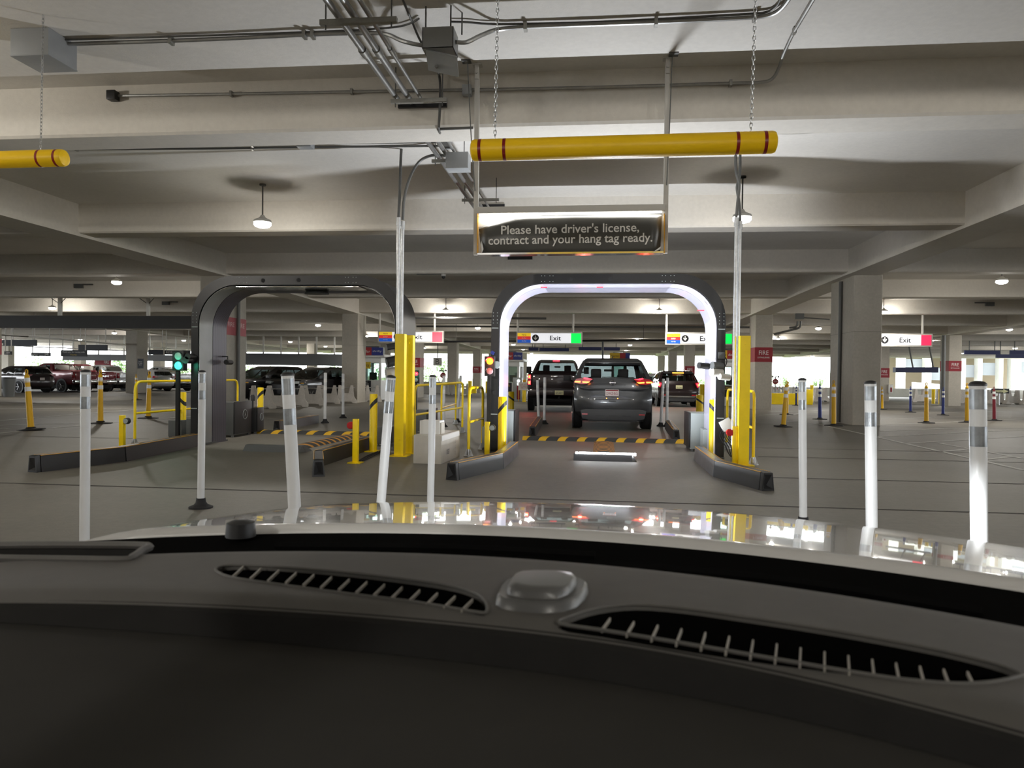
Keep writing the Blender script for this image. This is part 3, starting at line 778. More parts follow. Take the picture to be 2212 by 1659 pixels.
# ---- hanging sign
YS = 8.25
t = thing('hanging_sign', 'charcoal hanging sign asking for license and contract, under two white arms', 'sign', at(1230, 550, YS))
def bar(b, p0, p1, w, d):
    b.prism([(p0.x - w / 2, p0.z), (p0.x + w / 2, p0.z), (p1.x + w / 2, p1.z), (p1.x - w / 2, p1.z)], YS - d / 2, YS + d / 2, 'Y')
l0, l1 = at(1028, 551, YS), at(1031, 150, YS); r0, r1 = at(1437, 547, YS), at(1442, 137, YS)
for p0, p1 in ((l0, l1), (r0, r1)):
    b = MB(); bar(b, p0, p1, .05, .06); b.build('hanger_arm', M['sign_frame'], t, bevel=.004)
    b = MB(); b.box(p1.x - .05, p1.x + .05, YS - .05, YS + .05, SZ - .02, SZ); b.box(p1.x - .022, p1.x + .022, YS - .04, YS + .04, p1.z - .12, SZ - .01)
    b.tube([(p1.x, YS - .06, p1.z + .06), (p1.x, YS + .06, p1.z + .06)], .014, 8); b.tube([(p1.x, YS - .05, p1.z - .05), (p1.x, YS + .05, p1.z - .05)], .012, 8)
    b.build('hanger_bracket', M['sign_frame'], t)
tl, tr = at(1033, 462, YS), at(1433, 456, YS); bl, br = at(1033, 550, YS), at(1432, 546, YS)
b = MB(); b.prism([(tl.x - .01, tl.z - .012), (tr.x + .01, tr.z - .012), (tr.x + .01, tr.z + .058), (tl.x - .01, tl.z + .058)], YS - .09, YS + .09, 'Y'); b.build('top_rail', M['sign_frame'], t, bevel=.004)
b = MB(); b.prism([(tl.x, tl.z - .012), (tr.x, tr.z - .012), (br.x, br.z), (bl.x, bl.z)], YS - .01, YS + .06, 'Y'); b.build('back_panel', M['white_paint'], t)
b = MB(); b.prism([(bl.x, bl.z - .012), (br.x, br.z - .012), (br.x, br.z + .008), (bl.x, bl.z + .008)], YS - .07, YS + .07, 'Y'); b.build('bottom_rail', M['chrome'], t)
b = MB()
b.tube([(tl.x + .02, YS - .045, tl.z - .022), (tr.x - .02, YS - .045, tr.z - .022)], .010, 8); b.build('led_tube', M['led_white'], t, True)
for px, nm in ((1033, 'left'), (1434, 'right')):
    b = MB(); p0, p1 = at(px, 549, YS), at(px, 464, YS); b.prism([(p0.x - .004, p0.z), (p0.x + .004, p0.z), (p1.x + .004, p1.z), (p1.x - .004, p1.z)], YS - .075, YS - .01, 'Y'); b.build('edge_strip', M['amber_edge'], t)
# the film has come away at its corners: a curled sheet, bowed out, with its upper left corner folded down
def S(px, py, off): p = at(px, py, YS - .03); return Vector((p.x, YS - .03 - off, p.z))
top = [(1034, 491, .01), (1060, 485, .02), (1090, 479, .035), (1112, 474, .035), (1135, 468, .02), (1180, 465, .012), (1240, 464, .018), (1310, 465, .02), (1370, 464, .018), (1402, 463, .012), (1430, 459, .0)]
bot = [(1042, 550, .02), (1066, 550, .02), (1094, 549, .02), (1114, 549, .02), (1137, 549, .02), (1181, 548, .02), (1240, 548, .02), (1310, 547, .02), (1370, 547, .02), (1404, 547, .015), (1426, 543, .0)]
b = MB(); N = len(top); K = 8; vs = []
for i in range(K + 1):
    f = i / K
    for (tx, ty, to), (bx, by, bo) in zip(top, bot):
        vs.append(S(tx + (bx - tx) * f, ty + (by - ty) * f, to + (bo - to) * f + .028 * math.sin(math.pi * f)))
b.add(vs, [(i * N + j, i * N + j + 1, (i + 1) * N + j + 1, (i + 1) * N + j) for i in range(K) for j in range(N - 1)])
sheet = b.build('sign_film', M['sign_face'], t, True); md = sheet.modifiers.new('thick', 'SOLIDIFY'); md.thickness = .002
b = MB(); b.add([S(1035, 492, .03), S(1062, 486, .04), S(1092, 480, .05), S(1116, 474, .05), S(1112, 476, .06), S(1086, 483, .06), S(1058, 490, .05), S(1036, 496, .035)], [(0, 1, 6, 7), (1, 2, 5, 6), (2, 3, 4, 5)])
b.add([S(1037, 500, .03), S(1046, 540, .055), S(1042, 549, .05), S(1039, 525, .045)], [(0, 1, 2, 3)])
b.add([S(1424, 541, .05), S(1428, 533, .05), S(1416, 544, .055), S(1410, 546, .05)], [(0, 1, 2, 3)])
b.build('curled_edge', M['white_paint'], t)
def sgn(s, px, py, wpx, hpx):
    p = at(px, py, YS - .085); k = (at(px + 1, py, YS - .085) - p).length
    text(s, p, wpx * k, hpx * k, M['sign_letter'], t, right=(1, 0, .012), ext=.002, bold=.012)
sgn("Please have driver's license,", 1230, 495, 298, 23)
sgn('contract and your hang tag ready.', 1230, 519, 354, 25)
for pts in (((1008, 92), (1012, 180), (1018, 300), (1026, 412)), ((1456, 62), (1451, 150), (1446, 280), (1440, 400))):
    b = MB(); b.tube([at(*pts[0], YS - .1)] + [at(x, y, YS - .06) for x, y in pts[1:]], .006, 5)
    p = at(*pts[0], YS - .1); b.box(p.x - .05, p.x + .05, p.y - .05, p.y + .05, SZ - .012, SZ); b.tube([p, (p.x, p.y, SZ)], .02, 6)
    b.build('stay_wire', M['dark_conduit'], t)
area_light('sign_strip_light', (at(1232, 458, YS).x, YS - .05, tl.z - .04), 3.0, 2.0, .03, (0, 0, 0), (1, .98, .92))

# ================================================================== scanner arches
def arch_path(hw, h, rad, n=14):
    L = [(-hw, 0.0), (-hw, 1.1), (-hw, h - rad)]
    for i in range(1, n + 1):
        a = math.pi - math.pi / 2 * i / n; L.append((-hw + rad + rad * math.cos(a), h - rad + rad * math.sin(a)))
    L.append((0, h))
    return L + [(-x, z) for x, z in reversed(L[:-1])]
def make_arch(name, label, loc, lit):
    t = thing(name, label, 'scanner arch', loc)
    D, hw, h = .86, 1.805, 2.83
    po, pi_ = arch_path(hw, h, .72), arch_path(hw - .122, h - .148, .665)
    b = MB(False); b.loft([[(i[0], 0, i[1]), (o[0], 0, o[1]), (o[0], D, o[1]), (i[0], D, i[1])] for o, i in zip(po, pi_)])
    b.build('arch_frame', M['black_metal'], t, True, angle=30)
    def strip(y0, y1, e0, e1, nm, m):
        q0, q1 = arch_path(hw - .122 - e0, h - .148 - e0, .665), arch_path(hw - .122 - e1, h - .148 - e1, .665)
        b = MB(False); b.loft([[(p[0], y0, p[1]), (q[0], y1, q[1]), (q[0] * .995, y1, q[1] + .0), (p[0] * .997, y0, p[1])] for p, q in zip(q0, q1)])
        return b.build(nm, m, t, True, angle=30)
    b0 = strip(.012, .42, .012, .02, 'front_panel', M['panel_lit'] if lit else M['panel_off'])
    b1 = strip(.435, .85, .022, .05, 'rear_panel', M['panel_lit_rear'] if lit else M['panel_rib'])
    if not lit:
        b = MB(False); b.box(-1.05, 1.05, .05, .82, h - .18, h - .172); b.build('top_panel', M['mirror_panel'], t)
        b = MB(False); b.lathe([(.02, 0), (.22, .015), (.2, .05), (.05, .06)], (.1, .68, h - .245), 20, squash=.6); b.build('scanner_dome', M['dark_cabinet'], t, True)
    # seams, bolts, lens holes on the front face
    b = MB(False)
    for s in (-1, 1):
        for z in (1.98, .62): b.box(*sorted((s * (hw - .112), s * (hw - .01))), -.004, .002, z - .006, z + .006)
    b.build('seam', M['cabinet'], t)
    b = MB(False)
    for s in (-1, 1):
        for z in (2.22, 2.17, 2.11, 2.06):
            for x in (hw - .03, hw - .095): b.lathe([(.007, -.004), (.007, .003)], (s * x, 0, z), 6, 'Y')
        for x in (1.02, .97, .89, .84):
            for z in (h - .03, h - .118): b.lathe([(.007, -.004), (.007, .003)], (s * x, 0, z), 6, 'Y')
    b.build('bolt', M['cabinet'], t)
    for x, z in ((-.56, h - .08), (.05, h - .075), (-hw + .06, .96), (hw - .06, .98)):
        b = MB(False); b.lathe([(.034, -.006), (.034, .002), (.02, .003)], (x, 0, z), 14, 'Y'); b.build('lens_port', M['pit_port'] if 'pit_port' in M else M['rubber'], t, True)
    if lit:   # glowing red bars stand in for red reflections on the lining
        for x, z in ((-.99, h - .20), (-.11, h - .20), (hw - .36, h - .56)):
            b = MB(False); b.box(x - .05, x + .05, .10, .14, z + .0, z + .012); b.build('red_reflection', M['tail_red'], t)
        # underside diffuser fed by the strips in the frame
    # feet and the deep box on the lane side of each leg
    for s in (-1, 1):
        b = MB(False); b.box(*sorted((s * (hw + .0), s * (hw - .16))), -.05, D + .1, 0, .025); b.build('base_plate', M['dark_cabinet'], t)
    return t
AL = make_arch('scanner_arch', 'dark rounded scanner arch with grey ribbed lining over the empty lane', (-4.88, 11.7, 0), False)
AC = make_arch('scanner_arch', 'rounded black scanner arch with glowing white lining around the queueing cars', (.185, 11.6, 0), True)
area_light('arch_top_light', (.2, 12.05, 2.60), 8, 2.0, .5, (0, 0, 0), LED_COLOR)

# ---- cameras and sensors mounted on the arch legs (they move with the arch)
def cam_arm(parent, px, py, y, d):
    p = at(px, py, y)
    b = MB(); b.tube([p, p + Vector((d * .10, 0, .0)), p + Vector((d * .10, 0, -.06))], .014, 6); b.build('camera_bracket', M['black'], parent)
    b = MB(); c = p + Vector((d * .12, 0, -.10)); b.tube([c + Vector((0, -.09, 0)), c + Vector((0, .09, 0))], .045, 12); b.build('camera_body', M['black'], parent, True)
cam_arm(AL, 480, 770, 12.4, 1)
for px, py, r in ((412, 770, .05), (408, 778, .06)):
    p = at(px, py, 11.6); b = MB(); b.tube([p + Vector((0, -.1, 0)), p + Vector((0, .1, 0))], r, 10); b.build('camera_body', M['black'], AL, True)
p = at(862, 780, 11.5)
for dz, r, m in ((.22, .05, 'black'), (-.02, .08, 'black'), (-.22, .10, 'sign_frame')):
    b = MB(); c = at(850, 778, 11.55) + Vector((-.02, 0, dz)); b.tube([c + Vector((-.08, -.05, -.02)), c + Vector((.08, .03, .02))], r, 12); b.build('camera_body', M[m], AL, True)
p = at(1556, 792, 11.5)
for px, py, r, m in ((1552, 791, .058, 'dark_cabinet'), (1523, 791, .05, 'black'), (1551, 805, .065, 'lamp_body'), (1568, 815, .05, 'lamp_body')):
    c = at(px, py, 11.5); b = MB(); b.tube([c + Vector((-.10, -.03, .01)), c + Vector((.06, .06, -.0))], r, 12); b.build('camera_body', M[m], AC, True)
b = MB(); b.tube(spline([at(1563, 768, 11.55), at(1570, 778, 11.52), at(1567, 790, 11.52), at(1557, 793, 11.52)]), .008, 5); b.build('camera_cable', M['rubber'], AC, True)
b = MB(); c = at(1558, 768, 11.55); b.cbox(c, (.09, .08, .10)); b.build('sensor_box', M['dark_cabinet'], AC)
b = MB(); c = at(1073, 788, 11.55); b.lathe([(.055, -.02), (.06, .02)], c, 14, 'Y'); b.tube([c, c + Vector((-.06, .03, .02))], .02, 6); b.build('camera_body', M['cabinet'], AC, True)
b = MB(); c = at(1064, 762, 11.55); b.cbox(c, (.05, .05, .05), mat=Matrix.Rotation(.6, 3, 'Y')); b.build('sensor_box', M['awning_blue'], AC)

# ---- cabinets beside the legs
def cabinet(label, x0, x1, y0, y1, h, m='cabinet', side=None, sm='black', name='equipment_cabinet', z0=.04):
    t = thing(name, label, 'cabinet', ((x0 + x1) / 2, y0, 0))
    b = MB(); b.box(x0, x1, y0, y1, z0, h); b.build('cabinet_body', M[m], t, bevel=.008)
    if side:
        x = x1 if side > 0 else x0
        b = MB(); b.box(min(x, x + side * .03), max(x, x + side * .03), y0 + .01, y1 - .01, z0 + .02, h + .01); b.build('lane_panel', M[sm], t, bevel=.006)
    b = MB()
    for x in (x0 + .03, x1 - .03):
        for y in (y0 + .03, y1 - .03): b.box(x - .02, x + .02, y - .02, y + .02, 0, z0 + .002)
    b.build('cabinet_foot', M['dark_cabinet'], t)
    return t
c1_ = cabinet('grey cabinet with a black emblem panel inside the unlit arch', -7.12, -6.74, 13.28, 13.98, .66, 'dark_cabinet', 1)
b = MB()
cx_, cy_, cz_ = -6.70, 13.68, .42
b.tube([(cx_, cy_ + .09 * math.cos(t), cz_ + .09 * math.sin(t)) for t in [2 * math.pi * k / 20 for k in range(21)]], .004, 4, False); b.build('emblem_ring', M['cabinet'], c1_)
text('A', (cx_, cy_, cz_), .05, .07, M['cabinet'], c1_, right=(0, 1, 0), name='emblem_letter')
c1b = cabinet('small black box with a round emblem behind the emblem cabinet', -7.0, -6.68, 14.1, 14.4, .52, 'black', 1)
b = MB(); b.tube([(-6.63, 14.25 + .07 * math.cos(t), .34 + .07 * math.sin(t)) for t in [2 * math.pi * k / 20 for k in range(21)]], .004, 4, False); b.build('emblem_ring', M['cabinet'], c1b)
b = MB(); b.tube([(-6.8, 14.2, .52), (-6.8, 14.2, .66)], .02, 8); b.lathe([(.045, 0), (.05, .08), (.03, .12)], (-6.8, 14.2, .66), 12); b.build('camera_stub', M['black'], c1b, True)
cabinet('grey cabinet behind the left bollard of the unlit arch', at(363, 930, 12.75).x, at(392, 930, 12.75).x, 12.75, 13.3, at(375, 908, 12.75).z, 'dark_cabinet')
cabinet('second grey cabinet by the unlit arch leg', at(402, 930, 12.7).x, at(426, 930, 12.7).x, 12.7, 13.0, at(412, 905, 12.7).z, 'dark_cabinet')
cabinet('tall pale grey cabinet on the left of the lit lane', -1.66, -1.36, 12.62, 13.3, at(1110, 888, 12.62).z, 'cabinet', 1)
cabinet('tall pale grey cabinet on the right of the lit lane', at(1492, 930, 12.62).x, 2.0, 12.62, 13.3, at(1510, 893, 12.62).z, 'cabinet', -1)
cabinet('low grey box behind the left bollard of the lit arch', at(1045, 930, 12.3).x, at(1090, 930, 12.3).x, 12.1, 12.5, at(1070, 920, 12.3).z, 'cabinet', name='equipment_box')
cabinet('low pale box behind the right bollard of the lit arch', at(1519, 940, 12.2).x, at(1566, 940, 12.2).x, 12.2, 12.6, at(1540, 928, 12.2).z, 'cabinet', name='equipment_box')
cabinet('dark box behind the middle bollard of the unlit arch', at(815, 940, 12.4).x, at(845, 940, 12.4).x, 12.3, 12.9, at(830, 922, 12.4).z, 'dark_cabinet')
cabinet('dark panel box behind the white carton', at(897, 900, 15.2).x, at(921, 900, 15.2).x, 15.2, 16.2, at(910, 886, 15.2).z, 'maroon_box' if 'maroon_box' in M else 'dark_cabinet', 1)

# ---- black lane curbs with an amber line
def curb(label, pts, w=.15, h=.205, cap=True, side=1, metal=None):
    """polyline along the lane-side foot of the curb; side: where the curb's body lies"""
    t = thing('lane_curb', label, 'lane curb', pts[0])
    for i in range(len(pts) - 1):
        p, q = Vector(pts[i]), Vector(pts[i + 1]); d = (q - p).normalized(); n = Vector((-d.y, d.x, 0)) * side
        p = p + d * .012; q = q - d * .012
        def sec(o): return [o, o + n * w, o + n * w * .88 + Vector((0, 0, h * .95)), o + n * w * .80 + Vector((0, 0, h)), o + n * w * .20 + Vector((0, 0, h)), o + n * w * .12 + Vector((0, 0, h * .95))]
        b = MB(); b.loft([sec(p), sec(q)]); seg = b.build('curb_body', metal if (metal and i == 1) else M['black'], t)
        for e in (.10, .85):
            b = MB(); z = Vector((0, 0, h * .972)); b.loft([[o + n * w * (e - .0) + z, o + n * w * (e + .05) + z, o + n * w * (e + .05) + z + Vector((0, 0, .007)), o + n * w * e + z + Vector((0, 0, .007))] for o in (p, q)])
            b.build('amber_strip', M['amber_edge'], seg)
    if cap:
        p, q = Vector(pts[0]), Vector(pts[1]); d = (q - p).normalized(); n = Vector((-d.y, d.x, 0)) * side
        o = p - d * .055; Z = Vector((0, 0, 1))
        ring0 = [p, p + n * w, p + n * w * .88 + Z * h, p + n * w * .12 + Z * h]
        ring1 = [o, o + n * w, o + n * w * .86 + Z * h * .96, o + n * w * .14 + Z * h * .96]
        c = sum(ring1, Vector()) / 4
        ring2 = [c + (r - c) * .78 for r in ring1]
        b = MB(); b.loft([ring0, ring1, ring2], caps=False)
        apex = c + d * .04 - Z * h * .2
        b.add(ring2 + [apex], [(0, 1, 4), (1, 2, 4), (2, 3, 4), (3, 0, 4)])
        b.build('end_cap', M['black_metal'], t)
    return t
pale_curb = mat('pale_curb_metal', (.16, .165, .18), .3, metal=.4, var=.3, scale=6)  # paler, more metallic finish for the second curb piece
g = gnd
curb('black lane curb flaring out at far left, in two pieces', [g(88, 1020), g(273, 997), g(440, 962)], side=1)
curb('black lane curb with a pale end block on the middle island', [g(702, 1028), g(700, 1006), g(800, 972)], side=1)
curb('two-piece black curb left of the lit lane', [g(992, 1037), g(1089, 1012), g(1121, 982)], side=1, metal=pale_curb)
curb('two-piece black curb right of the lit lane', [g(1640, 1059), g(1540, 1030), g(1498, 993)], side=-1, metal=pale_curb)
curb('short curb past the bump of the unlit lane', [g(607, 930), g(690, 914)], side=1)
curb('short curb past the striped bump on the left of the lit lane', [g(1158, 943), g(1172, 917)], side=1)
curb('short curb past the striped bump on the right of the lit lane', [g(1452, 950), g(1436, 926)], side=-1)

# ---- speed bumps, cable ramps and under-vehicle units
def dome(w, h, n=8): return [(-w / 2 + w * i / n, h * math.sin(math.pi * i / n) ** .7) for i in range(n + 1)]
def bump(label, x0, x1, y, slope=0.0):
    b = MB(); N = 8; pr = dome(.34, .07)
    b.loft([[(x, y + slope * (x - x0) + p, z + .001) for p, z in pr] for x in [x0 + (x1 - x0) * i / N for i in range(N + 1)]])
    return tag(b.build('speed_bump', M['bump_stripe'], None, True), label, 'speed bump', 'speed bumps')
bump('yellow and black speed bump across the lit lane', -1.34, 1.86, 14.2)
bump('yellow and black speed bump across the unlit lane', -6.85, -3.62, 14.4)
def ramp(label, p, q, w=.36):
    t = thing('cable_ramp', label, 'cable ramp', p); d = (q - p).normalized(); n = Vector((d.y, -d.x, 0)); L = (q - p).length
    t.rotation_euler = (0, 0, math.atan2(d.y, d.x) - math.pi / 2)
    b = MB(False); b.loft([[(x, y, z * min(1, .35 + 3 * min(y, L - y)) + .001) for x, z in dome(w, .062)] for y in [L * i / 6 for i in range(7)]])
    b.build('ramp_body', M['ramp_stripe'], t, True)
ramp('striped cable ramp from the glowing unit to the bump', Vector((.17, 11.35, 0)), Vector((.2, 14.0, 0)))
ramp('striped cable ramp slanting across the unlit lane', g(640, 969), g(770, 941))
def strip_unit(label, x0, x1, y, lit):
    t = thing('under_vehicle_unit', label, 'floor scanner', ((x0 + x1) / 2, y, 0))
    b = MB(); s = .07
    prof = [(y, .0), (y + .10, .092), (y + .13, .098), (y + .22, .098), (y + .36, 0)]
    b.loft([[(x0, p, z) for p, z in prof], [(x0 + s, p, z) for p, z in [(y, 0), (y + .1, .092), (y + .13, .098), (y + .22, .098), (y + .36, 0)]], [(x1 - s, p, z) for p, z in prof], [(x1, p, z * .0 + 0) for p, z in prof]])
    b.build('unit_body', M['black'] if lit else M['dark_cabinet'], t)
    if lit:
        b = MB(); b.tube([(x0 + .08, y + .12, .098), (x1 - .06, y + .12, .098)], .022, 10); b.build('light_strip', M['led_bar'], t, True)
        for x in (x0 + .045, x1 - .03):
            b = MB(); b.lathe([(.022, -.02), (.022, .012), (.012, .02)], (x, y + .12, .10), 10); b.build('end_lamp', M['led_bar'], t, True)
strip_unit('low black floor unit with a glowing white strip in the lit lane', -.28, .64, 10.86, True)
strip_unit('low dark floor unit in the unlit lane', g(515, 977).x, g(668, 975).x, g(600, 977).y, False)

# ---- bollards
def bollard(label, px, pyb, pyt, r=.066, band=True, cap='yellow', zband=.78, steep=1.1, group='yellow steel bollards', y=None):
    p = g(px, pyb) if y is None else Vector((at(px, pyb, y).x, y, zf(y))); h = at(px, pyt, p.y).z - p.z
    t = thing('bollard', label, 'bollard', p, group=group)
    b = MB(False); b.lathe([(r, 0), (r, h - .01), (r * .93, h)], n=20); b.build('post', M['yellow'], t, True)
    if band:
        b = MB(False); n = 24; R1 = r * 1.012; z0 = h * zband
        vs = []
        for i in range(n):
            a = 2 * math.pi * i / n; x, y = R1 * math.cos(a), R1 * math.sin(a); vs += [(x, y, z0 + steep * x), (x, y, z0 + steep * x + .075)]
        b.add(vs, [(2 * i, 2 * ((i + 1) % n), 2 * ((i + 1) % n) + 1, 2 * i + 1) for i in range(n)]); b.build('black_stripe', M['black'], t, True)
    return t
def base_plate(t, s=.13):
    b = MB(False); b.box(-s, s, -s, s, 0, .012); b.build('base_plate', M['yellow'], t)
bollard('yellow bollard with a black slash beside the green signal', 394, 946, 847, .064, steep=-1.1)
bollard('yellow bollard behind the emblem cabinet', 562, 931, 837, .062)
base_plate(bollard('yellow bollard on the middle island left of the tall guards', 806, 975, 851, .062))
bollard('yellow bollard beside the red signal', 1084, 983, 857, .066)
bollard('yellow bollard on the right of the lit lane', 1540, 988, 863, .066, steep=-1.1)
bollard('yellow bollard behind the tall pale cabinet right of the lit lane', 1511, 893, 853, .13, steep=-.7, zband=.6)
bollard('yellow bollard behind the tall pale cabinet left of the lit lane', 1104, 886, 846, .11, steep=-.7, zband=.6)
bollard('yellow post right of the parked black crossover', 1516, 868, 830, .14, False)
bollard('second yellow post right of the parked black crossover', 1524, 868, 832, .14, False)
bollard('distant yellow post at the end of the yellow barrier', 1753, 870, 832, .10, False)
bollard('distant yellow post near the dark drain pipe, left one', 2016, 872, 841, .11, False)
bollard('distant yellow post near the dark drain pipe, right one', 2031, 873, 841, .12, False)
bollard('far yellow post by the block wall', 1015, 851, 823, .17, False)
bollard('far yellow post by the FIRE column near the block wall', 1052, 849, 824, .15, False)
# slender square posts with a round reflector
def reflector_post(label, px, pyb, pyt, side, m, s=.036, plate=False):
    p = g(px, pyb); h = at(px, pyt, p.y).z
    t = thing('reflector_post', label, 'post', p)
    b = MB(False); b.box(-s, s, -s, s, 0, h); b.build('post', M['yellow'], t, bevel=.004)
    b = MB(False); b.lathe([(.035, -.03), (.05, -.02), (.052, .03)], (side * .075, -.0, h - .09), 14, 'Y'); b.build('reflector', M[m], t, True)
    b = MB(False); b.lathe([(.04, -.036), (.04, -.031)], (side * .075, 0, h - .09), 14, 'Y'); b.build('reflector_lens', M['cabinet' if m == 'black' else m], t, True)
    if plate: base_plate(t, .09)
reflector_post('slim yellow post with a black hooded reflector by the left curb', 264, 968, 897, 1, 'black')
reflector_post('slim yellow post with a red reflector on the middle island', 768, 1000, 905, -1, 'refl_red', plate=True)
reflector_post('slim yellow post with a black reflector left of the lit lane', 1052, 987, 911, 1, 'black')
reflector_post('slim yellow post with a red reflector right of the lit lane', 1587, 1004, 921, -1, 'refl_red')
b = MB()
for o in (-.03, .0, .035): b.tube(spline([g(778, 998) + Vector((o, 0, .012)), g(800, 986) + Vector((o * 1.4, 0, .012)), g(828, 974) + Vector((o, 0, .012))]), .009, 5)
tag(b.build('cable_bundle', M['rubber'], None, True), 'black cables lying on the island floor', 'cable')
# tall channel guards
def guard(label, px, pyb, pyt, w, d, open_right=True):
    p = g(px, pyb); h = at(px, pyt, p.y).z; t = thing('conduit_guard', label, 'guard', p)
    k = .012; s = 1 if open_right else -1
    poly = [(-w / 2, 0), (w / 2, 0), (w / 2, d), (w / 2 - k, d), (w / 2 - k, k), (-w / 2 + k, k), (-w / 2 + k, d), (-w / 2, d)]
    b = MB(False); b.prism(poly, 0, h, 'Z'); b.build('channel', M['yellow'], t)
    b = MB(False); b.box(-w / 2 - .07, w / 2 + .07, -.06, d + .06, 0, .012); b.build('base_plate', M['yellow'], t)
    b = MB(False)
    for z in (.25, h * .5, h - .12): b.lathe([(.012, -.01), (.012, .003)], (0, 0, z), 8, 'Y')
    b.build('bolt', M['yellow'], t)
    return t
guard('tall yellow channel guard under the left twin conduit', 861, 986, 721, .142, .14)
guard('tall yellow channel guard right behind the first', 881, 980, 724, .125, .14)
guard('tall yellow channel guard at the right of the lit arch', 1606, 1006, 725, .145, .16)

# ---- yellow tube rails
def rail(label, p, q, hp, hq, mid=.5, r=.022, feet=(True, True)):
    t = thing('guard_rail', label, 'guard rail', p)
    p2, q2 = Vector((p.x, p.y, hp)), Vector((q.x, q.y, hq))
    b = MB(); b.tube(bend([p, p2, q2, q], .16), r, 10); b.build('rail_tube', M['yellow'], t, True)
    if mid:
        b = MB(); b.tube([(p.x, p.y, p.z + (hp - p.z) * mid), (q.x, q.y, q.z + (hq - q.z) * mid)], r * .9, 8); b.build('mid_rail', M['yellow'], t, True)
    for o, k in ((p, feet[0]), (q, feet[1])):
        if not k: continue
        b = MB(); b.lathe([(.075, 0), (.075, .012), (.03, .02), (.028, .11)], o, 12)
        for a in range(4):
            c, s = math.cos(a * math.pi / 2), math.sin(a * math.pi / 2)
            b.add([o + Vector((c * .072, s * .072, .012)), o + Vector((c * .026, s * .026, .012)), o + Vector((c * .026, s * .026, .12))], [(0, 1, 2)])
        b.build('rail_foot', M['galv'], t)
    return t
rail('long yellow rail left of the unlit arch', g(291, 962), Vector((-7.62, 15.2, 0)), at(291, 824, 11.66).z, 1.06)
rail('yellow rail right of the tall guards, behind the carton', g(895, 960), Vector((-2.78, 15.6, 0)), at(895, 833, g(895, 960).y).z, 1.07)
rail('farther yellow rail behind the white carton', g(953, 932), g(984, 916), at(953, 831, g(953, 932).y).z, at(984, 829, g(984, 916).y).z)
rail('yellow hoop rail left of the red signal', g(1012, 986), g(1042, 971), at(1015, 838, 11.14).z, at(1043, 836, 12.2).z)
rail('yellow rail right of the lit arch', g(1627, 1004), Vector((2.33, 13.3, 0)), at(1627, 845, 10.96).z, 1.03)
rail('far yellow rail beside the left booth', g(1075, 872), g(1092, 866), .9, .9)

# ---- traffic signals
def signal(label, px0, px1, pyt, pyb, y, lit_i, on, off, ppx):
    a, c = at(px0, pyt, y), at(px1, pyb, y)
    t = thing('traffic_light', label, 'traffic light', (at(ppx, pyb, y).x, y, 0))
    b = MB(); b.box(a.x, c.x, y - .03, y + .10, c.z, a.z); b.build('signal_housing', M['black'], t, bevel=.008)
    px = at(ppx, pyb, y).x
    b = MB(); b.box(px - .028, px + .028, y + .01, y + .066, 0, c.z + .01); b.build('signal_pole', M['black_metal'], t)
    w, h = c.x - a.x, a.z - c.z; r = min(w * .34, h * .2)
    for i in range(2):
        ctr = Vector(((a.x + c.x) / 2 + w * .05, y - .03, a.z - h * (.26 + .48 * i)))
        m = on if i == lit_i else off
        b = MB(); b.lathe([(r, .002), (r * .9, -.012), (r * .4, -.02)], ctr, 18, 'Y'); b.build('signal_lens', M[m], t, True)
        b = MB(); b.tube([ctr + Vector((r * 1.14 * math.cos(k), -.02, r * 1.14 * math.sin(k))) for k in [math.pi * .0 + math.pi * j / 10 for j in range(11)]], .006, 4); b.build('signal_visor', M['red_rim'] if (i == lit_i and on == 'red_on') else M['black'], t)
    point_light('signal_glow', ((a.x + c.x) / 2, y - .2, a.z - h * (.26 + .48 * lit_i)), 1.5, (1, .2, .05) if on == 'red_on' else (.1, 1, .6), .04)
signal('two-lamp traffic light showing green, beside the unlit arch', 374, 398, 758, 801, 11.55, 1, 'green_on', 'green_off', 382)
signal('two-lamp traffic light showing red, beside the lit arch', 1047, 1068, 769, 813, 11.35, 0, 'red_on', 'pink_off', 1056)
signal('small far traffic light showing red behind the guards', 893, 905, 800, 828, 22.5, 0, 'tail_red', 'pink_off', 899)

# ---- cartons
def carton(label, fl, fr, rb, pyt):
    d = (fr - fl); d.z = 0; w = d.length; ang = math.atan2(d.y, d.x); n = Vector((-math.sin(ang), math.cos(ang), 0))
    dep_ = max(.25, (rb - fr).dot(n))
    return ang, w, dep_
fl, fr, rb = g(893, 1001), g(953, 1003), g(984, 985)
ang, w_, d_ = carton('', fl, fr, rb, 0)
hC = at(920, 940, fl.y).z
t = thing('carton', 'large worn white carton on the island floor', 'carton', fl, ang)
b = MB(False); b.box(0, w_, 0, d_, 0, hC); b.build('carton_body', M['cardboard'], t, bevel=.004)
b = MB(False); b.cbox((w_ * .55, d_ * .55, hC + .012), (w_ * .8, d_ * .5, .006), mat=Matrix.Rotation(.12, 3, 'Y')); b.build('carton_flap', M['paper'], t)
b = MB(False); b.box(w_ + .001, w_ + .004, .02, d_ - .01, hC * .80, hC - .01); b.build('tape', M['paper'], t)
text('DIGET', (w_ + .002, d_ * .33, hC * .36), .16, .07, M['print'], t, right=(0, 1, 0), world=False)
text('E\nR\nI\nT\nH\nI\nN\nG', (w_ + .002, d_ * .72, hC * .42), .035, hC * .55, M['print'], t, right=(0, 1, 0), world=False)
p = at(909, 930, fl.y + .25)
t = thing('carton', 'small white carton standing on the large one', 'carton', (p.x, fl.y + .18, hC), ang)
k = .29; b = MB(False); b.box(0, k, 0, .25, 0, .19); b.build('carton_body', M['paper'], t, bevel=.003)
b = MB(False); b.box(.27, .31, .02, .2, 0.001, .16); b.build('carton_flap', M['cardboard'], t)

